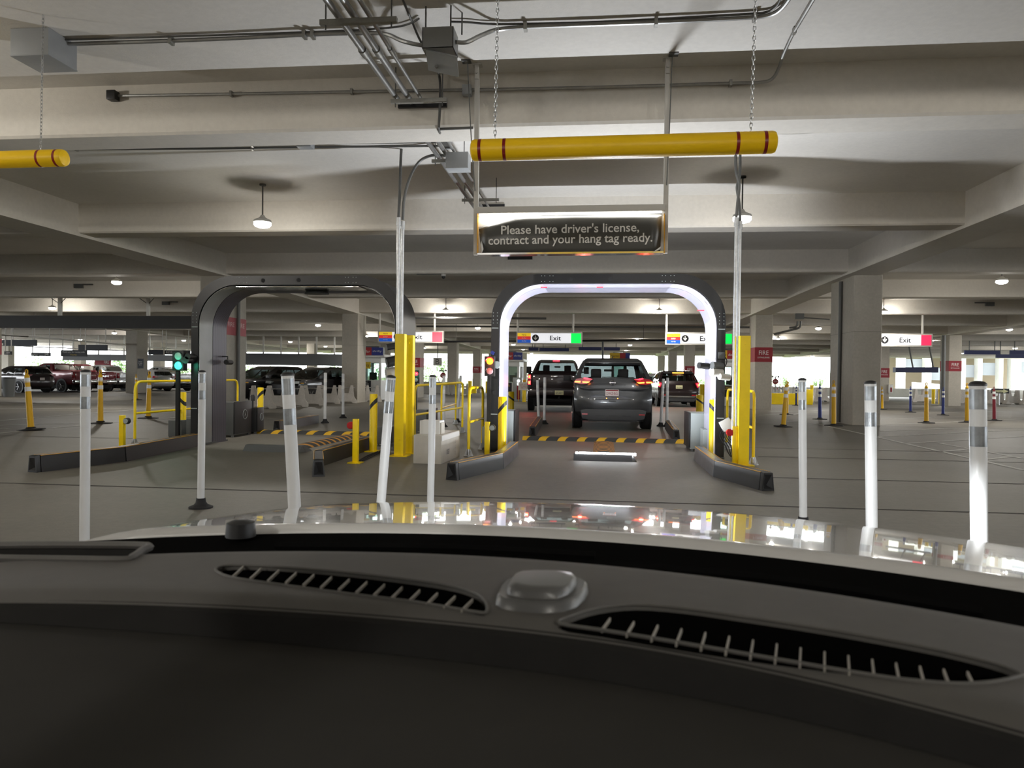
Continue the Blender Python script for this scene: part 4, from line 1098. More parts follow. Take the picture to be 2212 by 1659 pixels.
# ---- open electrical box with cables by the right guard
p = at(1568, 945, 11.6)
t = thing('electrical_box', 'white electrical box with loose cables beside the right guard', 'electrical box', (p.x, 11.6, 0))
b = MB(); b.cbox((p.x, 11.6, .52), (.17, .12, .17), mat=Matrix.Rotation(R(-28), 3, 'Y')); b.build('box_body', M['white_paint'], t, bevel=.012)
b = MB()
for i in range(5):
    o = .02 * i
    b.tube(spline([(p.x - .06 + o, 11.56, .46), (p.x - .10 + o * 1.6, 11.52, .34), (p.x - .02 + o * 2, 11.5, .2), (p.x + .05 + o, 11.52, .06), (p.x + .14 + o, 11.5, .015)]), .007, 5)
b.build('cable', M['rubber'], t, True)
b = MB(); b.tube([(p.x + .10, 11.62, 0), (p.x + .10, 11.62, .6)], .018, 8); b.build('support_tube', M['galv'], t, True)

# ================================================================== flexible posts
def tilted(p_top, p_bot):
    """rotation that leans a post so it runs from the floor point through both"""
    d = (p_top - p_bot).normalized()
    return (-math.asin(d.y), math.asin(d.x))
def white_post_template():
    t = thing('delineator_post', 'white tube post with two grey reflective bands', 'delineator post')
    H, r = 1.2, .0315
    b = MB(False); b.lathe([(r, .07), (r, H - .012)], n=24); b.build('tube', M['tube_white'], t, True)
    b = MB(False); b.lathe([(r * 1.06, H - .014), (r * 1.06, H - .006), (r * .8, H + .002), (r * .3, H + .006)], n=24); b.build('cap', M['black'], t, True)
    for z0 in (H - .105, H - .25):
        b = MB(False); b.lathe([(r * 1.02, z0), (r * 1.02, z0 + .078)], n=24)
        b.build('reflective_band', M['reflective'], t, True)
    b = MB(False); b.lathe([(.105, 0), (.105, .012), (.06, .03), (.045, .05), (.04, .085)], n=24); b.build('base', M['rubber'], t, True)
    return t
WP = white_post_template(); first = True
NEAR = [ # top px, lower px, depth, label
 ((185, 800), (183, 1115), 5.0, 'white post at far left of the near row'),
 ((437, 801), (434, 1085), 6.76, 'white post with its black base showing just over the hood'),
 ((621, 806), (636, 1090), 3.72, 'thick leaning white post near the left lane, nearest of the left group'),
 ((845, 812), (823, 1085), 5.1, 'white post leaning right before the tall yellow guards'),
 ((935, 811), (930, 1082), 6.7, 'white post in front of the white carton'),
 ((1733, 818), (1735, 1120), 6.2, 'white post right of the lit lane, farthest of the right three'),
 ((1880, 824), (1883, 1138), 4.25, 'white post before the bare column, middle of the right three'),
 ((2112, 826), (2115, 1170), 3.0, 'white post at far right, nearest and thickest of the right three')]
for pt, pb, d, lab in NEAR:
    T, B = dep(*pt, d), dep(*pb, d); dr = (T - B).normalized(); base = B + dr * (-B.z / dr.z)
    L = (T - base).length
    rot = (-math.asin(dr.y), math.asin(dr.x))
    if first: o = WP; o.location = base; o.rotation_euler = (*rot, 0); o['label'] = lab; o['group'] = 'white delineator posts near the hood'; first = False
    else: o = dup(WP, base, 0, lab, 'white delineator posts near the hood', rot)
    o.scale = (1, 1, L / 1.2)
def thin_post_template():
    t = thing('lane_post', 'thin white post on a black foot', 'lane post')
    H, r = 1.18, .036
    b = MB(False); b.lathe([(r, .05), (r, H), (r * .7, H + .01)], n=14); b.build('tube', M['tube_white'], t, True)
    for z0 in (H - .22, H - .40):
        b = MB(False); b.lathe([(r * 1.03, z0), (r * 1.03, z0 + .09)], n=14); b.build('reflective_band', M['reflective_white'], t, True)
    b = MB(False); b.lathe([(.105, 0), (.10, .02), (.06, .05), (.045, .10)], n=16); b.build('base', M['rubber'], t, True)
    return t
TP = thin_post_template(); first = True
THIN = [((703, 805), (702, 914), 'thin white post in the unlit lane, left of two'), ((741, 807), (741, 903), 'thin white post in the unlit lane, right of two'),
 ((959, 812), (958, 922), 'thin white post behind the far yellow rail'), ((995, 811), (987, 912), 'thin tilted white post left of the hoop rail'),
 ((1161, 821), (1164, 914), 'thin white post on the left curb before the pickup'), ((1177, 815), (1176, 916), 'thin white post on a foot beside the left curb'),
 ((1433, 818), (1427, 921), 'thin white post on a foot left of the right curb'), ((1442, 816), (1440, 922), 'thin white post on the right curb')]
for pt, pb, lab in THIN:
    base = g(*pb); T = at(*pt, base.y); dr = (T - base).normalized(); rot = (-math.asin(dr.y), math.asin(dr.x))
    if first: o = TP; o.location = base; o.rotation_euler = (*rot, 0); o['label'] = lab; o['group'] = 'thin white lane posts'; first = False
    else: o = dup(TP, base, 0, lab, 'thin white lane posts', rot)
    o.scale = (1, 1, (T - base).length / 1.19)
def looper_template(m, nm):
    t = thing('channelizer_tube', nm, 'channelizer tube')
    b = MB(False); b.lathe([(.062, .03), (.058, .10), (.052, .70), (.050, .80), (.044, .83), (.044, .90), (.048, .92), (.044, .94), (.044, 1.00), (.046, 1.02), (.03, 1.05), (.02, 1.06)], n=16); b.build('tube', M[m], t, True)
    for z in (.735, .905):
        b = MB(False); b.lathe([(.0475 if z > .8 else .054, z), (.0465 if z > .8 else .0525, z + .085)], n=16); b.build('reflective_band', M['reflective_white'], t, True)
    b = MB(False)
    b.tube([(0, 0, 1.05), (-.02, 0, 1.08), (-.022, 0, 1.13), (0, 0, 1.15), (.022, 0, 1.13), (.02, 0, 1.08), (0, 0, 1.05)], .011, 6)
    b.build('loop_handle', M[m], t, True)
    b = MB(False); b.lathe([(.24, 0), (.235, .018), (.09, .034), (.07, .06)], n=8); b.build('base', M['rubber'], t)
    return t
LT = {k: [looper_template(m, k), True] for k, m in (('yellow', 'yellow_plastic'), ('blue', 'blue_plastic'), ('maroon', 'maroon_plastic'))}
LOOP = [('yellow', (57, 797), (67, 929), 'yellow channelizer tube leaning left at the far left'), ('yellow', (217, 798), (217, 915), 'yellow channelizer tube beside the nearest left white post'),
 ('yellow', (323, 801), (320, 904), 'yellow channelizer tube behind the long yellow rail'), ('yellow', (294, 808), (295, 864), 'small far channelizer tube at the post of the long yellow rail'),
 ('yellow', (1700, 822), (1692, 922), 'tilted yellow channelizer tube left of the near right posts'), ('yellow', (1702, 824), (1699, 896), 'yellow channelizer tube just behind the tilted one'),
 ('yellow', (1801, 821), (1801, 920), 'yellow channelizer tube against the bare column'), ('yellow', (2001, 826), (2001, 914), 'yellow channelizer tube between the two blue ones at right'),
 ('yellow', (2089, 827), (2089, 913), 'yellow channelizer tube beside the nearest right white post'), ('yellow', (1905, 834), (1906, 885), 'small far yellow channelizer tube right of the bare column'),
 ('blue', (1771, 829), (1771, 906), 'blue channelizer tube left of the bare column'), ('blue', (1720, 833), (1720, 876), 'far blue channelizer tube behind the farthest right white post'),
 ('blue', (1967, 834), (1967, 891), 'blue channelizer tube under the navy awning'), ('blue', (2038, 836), (2037, 897), 'blue channelizer tube before the dark drain pipe'),
 ('maroon', (2147, 835), (2148, 909), 'dark red channelizer tube at far right')]
for k, pt, pb, lab in LOOP:
    base = g(*pb); T = at(*pt, base.y); dr = (T - base).normalized(); rot = (-math.asin(dr.y), math.asin(dr.x))
    o, fresh = LT[k]
    if fresh: o.location = base; o.rotation_euler = (*rot, 0); LT[k][1] = False; o['label'] = lab; o['group'] = k + ' channelizer tubes'
    else: o = dup(o, base, 0, lab, k + ' channelizer tubes', rot)
    s = (T - base).length / 1.16; o.scale = (max(.9, s), max(.9, s), s)

# ================================================================== vehicles
def ring_pts(z, yr, yf, hw, S, rb=.10, fb=.22):
    U = (-.86, -.45, 0, .45, .86)
    pts = [(u * hw, yr + rb * u * u * .9, z) for u in U]
    pts.append((.975 * hw, yr + .15, z))
    a, c = yr + .30, yf - .34
    side = [(hw * (1 - .03 * abs(2 * s - 1) ** 3), a + (c - a) * s, z) for s in S]
    pts += side
    pts.append((.95 * hw, yf - .16, z))
    pts += [(u * hw, yf - fb * u * u * .9, z) for u in U[::-1]]
    pts.append((-.95 * hw, yf - .16, z)); pts += [(-x, y, zz) for x, y, zz in side[::-1]]
    pts.append((-.975 * hw, yr + .15, z))
    return pts
def wheel(t, x, y, r, wd, out):
    b = MB(False); n = 24
    b.lathe([(r * .62, -wd / 2), (r * .93, -wd / 2), (r, -wd * .3), (r, wd * .3), (r * .93, wd / 2), (r * .62, wd / 2)], (x, y, r), n, 'X')
    wo = b.build('wheel', M['tyre'], t, True)
    s = out * wd / 2
    b = MB(False)
    b.lathe([(r * .66, s * .9), (r * .64, s * 1.02), (r * .60, s * .8)], (x, y, r), n, 'X')
    for k in range(6):
        a = 2 * math.pi * k / 6; ca, sa = math.cos(a), math.sin(a)
        b.tube([(x + s * .95, y + ca * r * .1, r + sa * r * .1), (x + s * .9, y + ca * r * .62, r + sa * r * .62)], r * .065, 5)
    b.lathe([(r * .15, s * .8), (r * .14, s * 1.03)], (x, y, r), 12, 'X')
    b.build('rim', M['rim'], wo, True)
    return wo
def vehicle(name, label, cat, loc, rz, paint, slices, S, glass, rear_from, side_from, roof_z, wy, wr=.36, group=None, rear_glass='glass', side_glass='dark_glass', hw=.92, windshield='glass', seats=True, rear_pillars=True, rear_to=None):
    """slices: (z, rear y, front y, half width); glass: side panes as index pairs into S"""
    t = thing(name, label, cat, loc, rz, group)
    rings = [ring_pts(*s, S) for s in slices]; n = len(rings[0]); ns = len(S)
    rear = set(range(0, 4)) if rear_pillars else set()
    side = {6 + i for i, _ in glass} | {6 + ns + 6 + 1 + (ns - 2 - i) for i, _ in glass}
    front0 = 6 + ns + 1; front = set(range(front0, front0 + 4))
    body, panes = MB(False), {'rear_window': MB(False), 'side_window': MB(False), 'side_window_': MB(False), 'windshield': MB(False)}
    for k in range(len(rings) - 1):
        for j in range(n):
            q = [rings[k][j], rings[k][(j + 1) % n], rings[k + 1][(j + 1) % n], rings[k + 1][j]]
            z0, z1 = slices[k][0], slices[k + 1][0]; tgt = body
            if z1 <= roof_z + 1e-6:
                if j in rear and z0 >= rear_from - 1e-6: tgt = panes['rear_window']
                elif j in side and z0 >= side_from - 1e-6: tgt = panes['side_window' if j < 6 + ns else 'side_window_']
                elif j in front and z0 >= side_from - 1e-6: tgt = panes['windshield']
            tgt.add(q, [(0, 1, 2, 3)])
    body.add(rings[0], [tuple(range(n - 1, -1, -1))]); body.add(rings[-1], [tuple(range(n))])
    def weld(o):
        bm = bmesh.new(); bm.from_mesh(o.data); bmesh.ops.remove_doubles(bm, verts=bm.verts, dist=.0005); bmesh.ops.recalc_face_normals(bm, faces=bm.faces)
        bm.to_mesh(o.data); bm.free(); o.data.set_sharp_from_angle(angle=R(38)); return o
    weld(body.build('body', paint, t, True, angle=38))
    for nm, g_ in (('rear_window', rear_glass), ('side_window', side_glass), ('side_window_', side_glass), ('windshield', windshield)):
        if panes[nm].v: weld(panes[nm].build(nm.rstrip('_'), M[g_], t, True))
    L = slices[2][2]
    for y in wy:
        for s in (-1, 1):
            wheel(t, s * (hw - .115), y, wr, .235, s)
            b = MB(False)
            b.lathe([(wr * 1.17, -.012), (wr * 1.17, .012)], (s * (hw - .012), y, wr * 1.04), 22, 'X'); b.build('wheel_arch', M['trim_grey'], t)
    b = MB(False); b.box(-hw * .78, hw * .78, .35, L - .4, wr * .55, slices[0][0] + .04); b.build('underbody', M['under'], t)
    return t
SUV = [(.30, .26, 4.42, .82), (.42, .06, 4.60, .895), (.62, .0, 4.64, .92), (.80, .03, 4.62, .925), (.98, .08, 4.52, .922), (1.06, .10, 4.36, .915), (1.10, .12, 3.52, .895), (1.20, .17, 3.28, .865), (1.36, .27, 2.95, .80), (1.50, .38, 2.66, .735), (1.60, .42, 2.40, .68), (1.66, .58, 2.2, .60)]
SS = (0, .05, .30, .34, .58, .62, .93, 1.0)
GL = ((1, 2), (3, 4), (5, 6))
def plate(t, x, y, z, s, m='plate_white', ink=None, w=.305, h=.152, top=None):
    b = MB(False); b.box(x - w / 2, x + w / 2, y - .012, y, z - h / 2, z + h / 2); p = b.build('licence_plate', M[m], t, bevel=.004)
    if top:
        b = MB(False); b.box(x - w * .46, x + w * .46, y - .0145, y - .012, z + h * .27, z + h * .45); b.build('plate_header', M[top], p)
    text(s, (x, y - .0125, z - .012), w * .8, h * .42, M[ink or 'print'], p, name='plate_lettering', world=False)
def headrests(t, y, xs, z=1.28, w=.26, h=.30):
    b = MB(False)
    for x in xs: b.box(x - w / 2, x + w / 2, y, y + .12, z - h / 2, z + h / 2); b.box(x - w * .9, x + w * .9, y, y + .18, z - .75, z - h / 2 - .02)
    b.build('front_seats', M['seat'], t, bevel=.04)

def brake_spot(x, y, z, p):
    l = bpy.data.lights.new('brake_glow', 'SPOT'); l.energy = p; l.color = (1, .06, .04); l.spot_size = R(130); l.spot_blend = 1; l.shadow_soft_size = .05
    o = bpy.data.objects.new('brake_glow', l); COL.objects.link(o); o.location = (x, y, z); o.rotation_euler = (R(-50), 0, 0)
pK_x = at(1466, 876, 34.6).x
# --- grey crossover under the lit arch
p0 = gnd(1242, 924); p1 = gnd(1403, 927)
c = (p0 + p1) / 2
ROG = [(z, a, f, h * (.985 if z < 1.15 else 1.02)) for z, a, f, h in SUV]
t = vehicle('car', 'dark grey crossover with lit brake lights waiting just past the striped bump', 'car', (c.x, c.y - .75, 0), R(1.5), M['car_gunmetal'], ROG, SS, GL, 1.20, 1.10, 1.50, (.86, 3.62), .365)
for s in (-1, 1):
    b = MB(False); b.prism([(s * .47, 1.165), (s * .66, 1.20), (s * .84, 1.17), (s * .90, 1.09), (s * .74, 1.045), (s * .60, 1.06)], .10, .30, 'Y'); o = b.build('tail_light', M['tail_off'], t)
    b = MB(False); b.prism([(s * .47, 1.168), (s * .66, 1.205), (s * .68, 1.18), (s * .60, 1.155)], .075, .12, 'Y'); b.build('running_light', M['tail_red'], o)
    b = MB(False); b.prism([(s * .53, 1.105), (s * .70, 1.115), (s * .70, 1.085), (s * .58, 1.075)], .075, .12, 'Y'); b.prism([(s * .74, 1.12), (s * .87, 1.12), (s * .88, 1.09), (s * .75, 1.085)], .085, .13, 'Y'); b.build('brake_light', M['tail_amber'], o)
    b = MB(False); b.box(s * .64 - .065, s * .64 + .065, -.035, .02, .36, .385); b.build('reflector', M['refl_red'], t)
    b = MB(False); b.tube([(s * .93, 3.05, 1.08), (s * 1.0, 3.0, 1.12)], .03, 6); b.cbox((s * 1.08, 3.0, 1.17), (.20, .10, .14)); b.build('mirror', M['black'], t, bevel=.03)
b = MB(False); b.prism([(-.62, .49), (.62, .49), (.74, .46), (.70, .27), (.5, .235), (-.5, .235), (-.70, .27), (-.74, .46)], -.03, .06, 'Y')
b.build('lower_bumper', M['trim_grey'], t, bevel=.012)
b = MB(False)
for x in (-.3, .0, .3): b.box(x - .1, x + .1, -.035, -.028, .335, .345)
b.box(-.55, .55, .1, .5, .20, .24); b.build('bumper_trim', M['black'], t)
b = MB(False); b.prism([(-.80, 1.0), (-.55, .965), (.55, .965), (.80, 1.0), (.80, .975), (.56, .935), (-.56, .935), (-.80, .975)], .02, .12, 'Y'); b.build('garnish', M['black'], t)
b = MB(False); b.box(-.40, .40, .01, .035, .705, .718); b.box(-.10, .06, .005, .03, .66, .685); b.build('crease_trim', M['black'], t)
b = MB(False); b.tube([(.06 * math.cos(k) - .015, .075, 1.09 + .052 * math.sin(k)) for k in [2 * math.pi * i / 24 for i in range(25)]], .006, 6, False); b.box(-.085, .055, .068, .082, 1.08, 1.10); b.build('emblem', M['chrome'], t, True)
plate(t, -.03, .0, .86, 'DWZ·I5G', 'plate_white', 'red_paint', top='red_paint')
for x in (-.15, .1):
    b = MB(False); b.lathe([(.012, -.01), (.012, .006)], (x, -.0, .735), 8, 'Y'); b.build('plate_lamp', M['tail_amber'], t)
b = MB(False); b.prism([(-.60, 1.575), (.60, 1.575), (.64, 1.535), (-.64, 1.535)], .30, .52, 'Y'); b.build('roof_spoiler', M['car_black'], t, bevel=.012)
b = MB(False); b.tube([(-.02, .34, 1.62), (-.02, .33, 1.70)], .012, 6); b.build('antenna', M['black'], t)
headrests(t, 1.9, (-.34, .34), 1.27); headrests(t, 1.0, (-.42, .42), 1.14, .28, .16)
b = MB(False); b.box(-.11, .11, 2.72, 2.75, 1.36, 1.42); b.build('interior_mirror', M['black'], t, bevel=.015)
b = MB(False); b.tube([(.35, .17, 1.195), (-.05, .17, 1.22), (-.25, .175, 1.215)], .01, 5); b.build('wiper', M['black'], t)
brake_spot(c.x - .7, c.y - .70, 1.1, 5); brake_spot(c.x + .7, c.y - .70, 1.1, 5)

# --- pickups
PK = [(.50, .18, 5.45, .86), (.62, .02, 5.62, .96), (.85, .0, 5.66, .985), (1.10, .0, 5.64, .985), (1.30, .02, 5.55, .975), (1.385, .05, 5.40, .955), (1.40, 1.78, 4.25, .93), (1.48, 1.82, 4.08, .905), (1.66, 1.92, 3.75, .84), (1.80, 2.02, 3.48, .77), (1.87, 2.15, 3.35, .73), (1.92, 2.35, 3.1, .64)]
PS = (0, .06, .34, .40, .72, .76, .95, 1.0)
def pickup(label, loc, rz, paint, plate_text=None, lit=False, group=None, bumper='chrome', badge=None):
    t = vehicle('pickup_truck', label, 'pickup truck', loc, rz, M[paint], PK, PS, ((1, 2), (3, 4)), 1.48, 1.40, 1.80, (1.05, 4.55), .41, group, hw=.985, rear_glass='glass', side_glass='dark_glass')
    for s in (-1, 1):
        b = MB(False); b.box(s * .885 - .075, s * .885 + .075, .0, .12, .96, 1.33); o = b.build('tail_light', M['tail_off'], t, bevel=.012)
        if lit:
            for z in (1.25, 1.04):
                b = MB(False); b.box(s * .885 - .05, s * .885 + .05, -.015, .02, z - .07, z + .07); b.build('brake_light', M['tail_red'], o, bevel=.015)
                b = MB(False); b.box(s * .885 - .03, s * .885 + .03, -.025, .0, z - .045, z + .045); b.build('bulb', M['tail_amber'], o, bevel=.012)
        b = MB(False); b.tube([(s * .95, 3.75, 1.44), (s * 1.08, 3.7, 1.46)], .03, 6); b.cbox((s * 1.16, 3.7, 1.52), (.2, .12, .28)); b.build('mirror', M['black'], t, bevel=.03)
    b = MB(False); b.box(-.93, .93, -.13, .12, .60, .82); b.build('rear_bumper', M[bumper], t, bevel=.03)
    b = MB(False); b.box(-.78, .78, -.004, .02, .86, 1.34); b.build('tailgate', M[paint], t, bevel=.015)
    b = MB(False); b.box(-.12, .12, -.02, .0, 1.24, 1.30); b.build('tailgate_handle', M['chrome'], t, bevel=.01)
    if badge: text(badge, (0, -.006, 1.08), .7, .12, M['chrome'], t, name='tailgate_badge', world=False)
    if plate_text: plate(t, .19, -.14, .70, plate_text, 'plate_yellow', w=.31, h=.155)
    else: plate(t, 0, -.14, .70, 'K48', 'plate_white', w=.31, h=.155)
    b = MB(False); b.box(-.13, .13, 2.02, 2.06, 1.845, 1.885); b.build('high_brake_light', M['tail_red'] if lit else M['tail_off'], t)
    b = MB(False); b.box(-.55, .55, -.05, .5, .34, .48); b.tube([(.18, -.2, .52), (.18, .3, .52)], .04, 8); b.tube([(-.5, -.05, .42), (.6, -.05, .42)], .07, 8); b.build('hitch', M['under'], t)
    headrests(t, 2.9, (-.42, .42), 1.56)
    b = MB(False); b.box(-.12, .12, 3.5, 3.53, 1.62, 1.68); b.build('interior_mirror', M['black'], t)
    return t
p0, p1 = gnd(1150, 887), gnd(1246, 888)
cP = (p0 + p1) / 2; cP = Vector((at(1199, 887, 27.3).x, 26.4, zf(27)))
pickup('near black pickup with red tail lights in the left half of the lit lane', cP, R(1), 'car_maroon_black', 'N72-48XT', True, bumper='car_maroon_black')
brake_spot(cP.x - .9, cP.y - .1, 1.1, 14); brake_spot(cP.x + .9, cP.y - .1, 1.1, 14); brake_spot(pK_x - .8, 34.5, 1.0, 14); brake_spot(pK_x + .8, 34.5, 1.0, 14)

# --- black crossover to the right, red lights
K = [(z, a, f + .1, h * (1.02 if z < 1.15 else 1.08)) for z, a, f, h in SUV]
pK = Vector((at(1466, 876, 34.6).x, 34.6, zf(34.6)))
t = vehicle('car', 'black crossover with a lit roof brake bar stopped at the right booth', 'car', pK, R(2), M['car_maroon_black'], K, SS, GL, 1.20, 1.10, 1.50, (.9, 3.7), .37)
for s in (-1, 1):
    b = MB(False); b.prism([(s * .72, 1.12), (s * .90, 1.16), (s * .93, .95), (s * .84, .86)], .06, .32, 'Y'); b.build('tail_light', M['tail_off'], t)
    b = MB(False); b.prism([(s * .78, 1.08), (s * .91, 1.11), (s * .93, .96), (s * .86, .91)], .035, .1, 'Y'); b.build('brake_light', M['tail_red'], t)
    b = MB(False); b.prism([(s * .85, 1.05), (s * .90, 1.06), (s * .91, .98), (s * .87, .96)], .02, .06, 'Y'); b.build('bulb', M['tail_amber'], t)
    b = MB(False); b.box(s * .70 - .12, s * .70 + .12, -.03, .03, .53, .57); b.build('reflector', M['refl_red'], t)
    b = MB(False); b.tube([(s * .62, .8, 1.66), (s * .60, 2.3, 1.70)], .02, 6); b.build('roof_rail', M['chrome'], t, True)
b = MB(False); b.box(-.26, .26, .33, .42, 1.545, 1.59); b.build('high_brake_light', M['tail_amber'], t, bevel=.012)
b = MB(False); b.prism([(-.66, 1.62), (.66, 1.62), (.7, 1.53), (-.7, 1.53)], .36, .6, 'Y'); b.build('roof_spoiler', M['car_black'], t, bevel=.012)
b = MB(False); b.prism([(-.8, .52), (.8, .52), (.7, .45), (-.7, .45)], -.03, .06, 'Y'); b.build('bumper_strip', M['chrome'], t)
b = MB(False); b.prism([(-.8, .45), (.8, .45), (.7, .26), (-.7, .26)], -.01, .2, 'Y'); b.build('lower_bumper', M['trim_grey'], t)
plate(t, .02, .045, .92, 'F31-YKC', 'plate_yellow'); text('SELTA', (.05, .07, 1.03), .2, .035, M['chrome'], t, name='badge', world=False) if False else None
headrests(t, 1.9, (-.36, .36), 1.28)
# --- white car half hidden between them
pW = Vector((at(1414, 872, 41).x, 41, zf(41)))
W = [(z * .98, a, f, h) for z, a, f, h in SUV]
t = vehicle('car', 'white car half hidden behind the black crossover', 'car', pW, R(2), M['car_white'], W, SS, GL, 1.17, 1.07, 1.48, (.86, 3.6), .34)
for s in (-1, 1):
    b = MB(False); b.prism([(s * .70, 1.05), (s * .90, 1.08), (s * .92, .92), (s * .76, .93)], .04, .32, 'Y'); b.build('tail_light', M['tail_red'], t)

# --- black crossovers parked behind the precast barriers, facing left
BL = [(z, a, f, h * (1.0 if z < 1.15 else 1.06)) for z, a, f, h in SUV]
def parked(label, px, py, y, rz, paint, group, lamps=True, front=True, scale=1.0, wr=.37, rail_=False):
    o = Vector((at(px, py, y).x, y, zf(y))); d = Vector((-math.sin(rz), math.cos(rz), 0))
    loc = o - d * (4.64 if front else 0)
    loc.z = zf(loc.y) + .0
    t = vehicle('car', label, 'car', loc, rz, M[paint], BL, SS, GL, 1.20, 1.10, 1.50, (.88, 3.65), wr, group)
    for s in (-1, 1):
        b = MB(False); b.prism([(s * .52, .98), (s * .86, 1.0), (s * .88, .90), (s * .60, .88)], 4.35, 4.60, 'Y'); b.build('headlight', M['cabinet'], t)
        b = MB(False); b.box(s * .90 - .03, s * .90 + .03, 4.15, 4.32, .90, .94); b.build('marker_lamp', M['amber_edge'], t)
        b = MB(False); b.prism([(s * .56, 1.14), (s * .90, 1.16), (s * .92, 1.02), (s * .70, 1.04)], .07, .32, 'Y'); b.build('tail_light', M['tail_off'], t)
        b = MB(False); b.tube([(s * .92, 3.15, 1.08), (s * 1.0, 3.1, 1.12)], .03, 6); b.cbox((s * 1.06, 3.1, 1.17), (.19, .12, .15)); b.build('mirror', M['black'], t, bevel=.03)
        for y_ in (1.55, 2.7):
            b = MB(False); b.box(s * .925 - .012, s * .925 + .012, y_ - .09, y_ + .09, .985, 1.005); b.build('door_handle', M['chrome'], t)
    b = MB(False); b.box(-.5, .5, 4.60, 4.66, .62, .86); b.build('grille', M['black'], t, bevel=.02)
    plate(t, 0, .03, .86, 'J52', 'plate_white')
    headrests(t, 1.9, (-.36, .36), 1.28)
    return t
parked('black crossover behind the precast barriers, nearer the fire column', 484, 868, 30.8, R(160), 'car_black', 'crossovers behind the barriers')
parked('black crossover behind the precast barriers, nearer the bare column', 604, 866, 31.2, R(160), 'car_black', 'crossovers behind the barriers')
# --- the row parked at far left
parked('black crossover parked at far left with its rear turned this way', 92, 852, 42.6, R(74), 'car_maroon_black', 'cars parked at far left', front=False)
def far_pickup(label, px, y, rz, paint, badge=None, **k):
    p = Vector((at(px, 850, y).x, y, zf(y))); return pickup(label, p, rz, paint, None, False, 'pickups parked at far left', badge=badge)
far_pickup('red crew-cab pickup behind the black crossover at far left', 186, 46.0, R(76), 'car_red')
far_pickup('red pickup with a chrome rear bumper, right of the other red one', 224, 48.3, R(72), 'car_red', 'RAM')
far_pickup('silver pickup with its tailgate turned this way', 280, 50.7, R(70), 'car_silver')
parked('silver crossover parked beside the far left column', 358, 848, 53.2, R(70), 'car_silver', 'cars parked at far left', front=False)
far_pickup('grey pickup behind the green traffic light', 402, 56.0, R(68), 'car_silver')

# ================================================================== signs, booths and the far side
def panel(b, px0, py0, px1, py1, y, d, dy=0.0):
    p, q = at(px0, py0, y), at(px1, py1, y); b.box(min(p.x, q.x), max(p.x, q.x), y + dy, y + dy + d, min(p.z, q.z), max(p.z, q.z)); return p, q
def exit_sign(label, x0, z0, w, h, end, y=33.75, dim=False):
    t = thing('exit_sign', label, 'sign', (x0 + w / 2, y, z0))
    f = .06
    b = MB(); b.box(x0, x0 + w, y, y + .16, z0, z0 + h); b.build('sign_frame', M['sign_frame'], t, bevel=.008)
    def seg(a, c, m, nm, e0=0., e1=1., pr=.010):
        b = MB(); ih = h - 2 * f; b.box(x0 + f + (w - 2 * f) * a, x0 + f + (w - 2 * f) * c, y - pr, y + .01, z0 + f + ih * e0, z0 + f + ih * e1); return b.build(nm, M[m], t)
    seg(0, 1, 'exit_white', 'white_panel', pr=.006)
    seg(0, .21, 'logo_yellow', 'yellow_block', .66, 1); seg(0, .21, 'logo_red', 'red_block', .33, .66); seg(0, .21, 'logo_blue', 'blue_block', 0, .33)
    seg(.845, 1, end, 'status_light')
    W = w - 2 * f; ih = h - 2 * f; X = lambda a: x0 + f + W * a
    zc_ = z0 + h / 2; ye = y - .012
    for s, e, m in (('Hertz', .83, 'ink'), ('dollar', .5, 'white_paint'), ('thrifty', .165, 'white_paint')):
        text(s, (X(.105), ye, z0 + f + ih * e), W * .075, ih * .17, M[m], t, shear=.2)
    text('Exit', (X(.60), y - .008, zc_), W * .175, ih * .5, M['ink'], t, bold=.01)
    b = MB(); cx = X(.285); r = ih * .36
    b.lathe([(r, -.004), (r, .002)], (cx, y - .007, zc_), 24, 'Y'); b.build('arrow_disc', M['ink'], t)
    b = MB(); b.prism([(cx - r * .12, zc_ + r * .7), (cx + r * .12, zc_ + r * .7), (cx + r * .12, zc_ - .1 * r), (cx + r * .5, zc_ + r * .28), (cx + r * .5, zc_ - r * .05), (cx, zc_ - r * .65), (cx - r * .5, zc_ - r * .05), (cx - r * .5, zc_ + r * .28), (cx - r * .12, zc_ - .1 * r)], y - .016, y - .011, 'Y'); b.build('arrow', M['white_paint'], t)
    for a in (.02, .86):
        b = MB(); b.tube([(x0 + w * a, y + .08, z0 + h), (x0 + w * a, y + .08, SLAB_Z + zc(y) - .002)], .05, 8); b.build('hanger_post', M['sign_frame'], t, True)
    return t
yE = 33.75
for px0, pyb, px1, pyt, end, lab in ((816, 740, 958, 715, 'exit_red_dim', 'exit sign with a pale red end, crossed by the left guards'),
                                     (1115, 743, 1258, 717, 'exit_green', 'exit sign with a green end over the queueing pickup'),
                                     (1437, 744.5, 1584, 717.5, 'exit_green', 'exit sign with a green end, crossed by the lit arch leg'),
                                     (1868, 748, 2015, 721.5, 'exit_red', 'exit sign with a bright red end, right of the bare column')):
    a, c = at(px0, pyb, yE), at(px1, pyt, yE)
    exit_sign(lab, a.x, a.z, c.x - a.x, .56, end, yE)

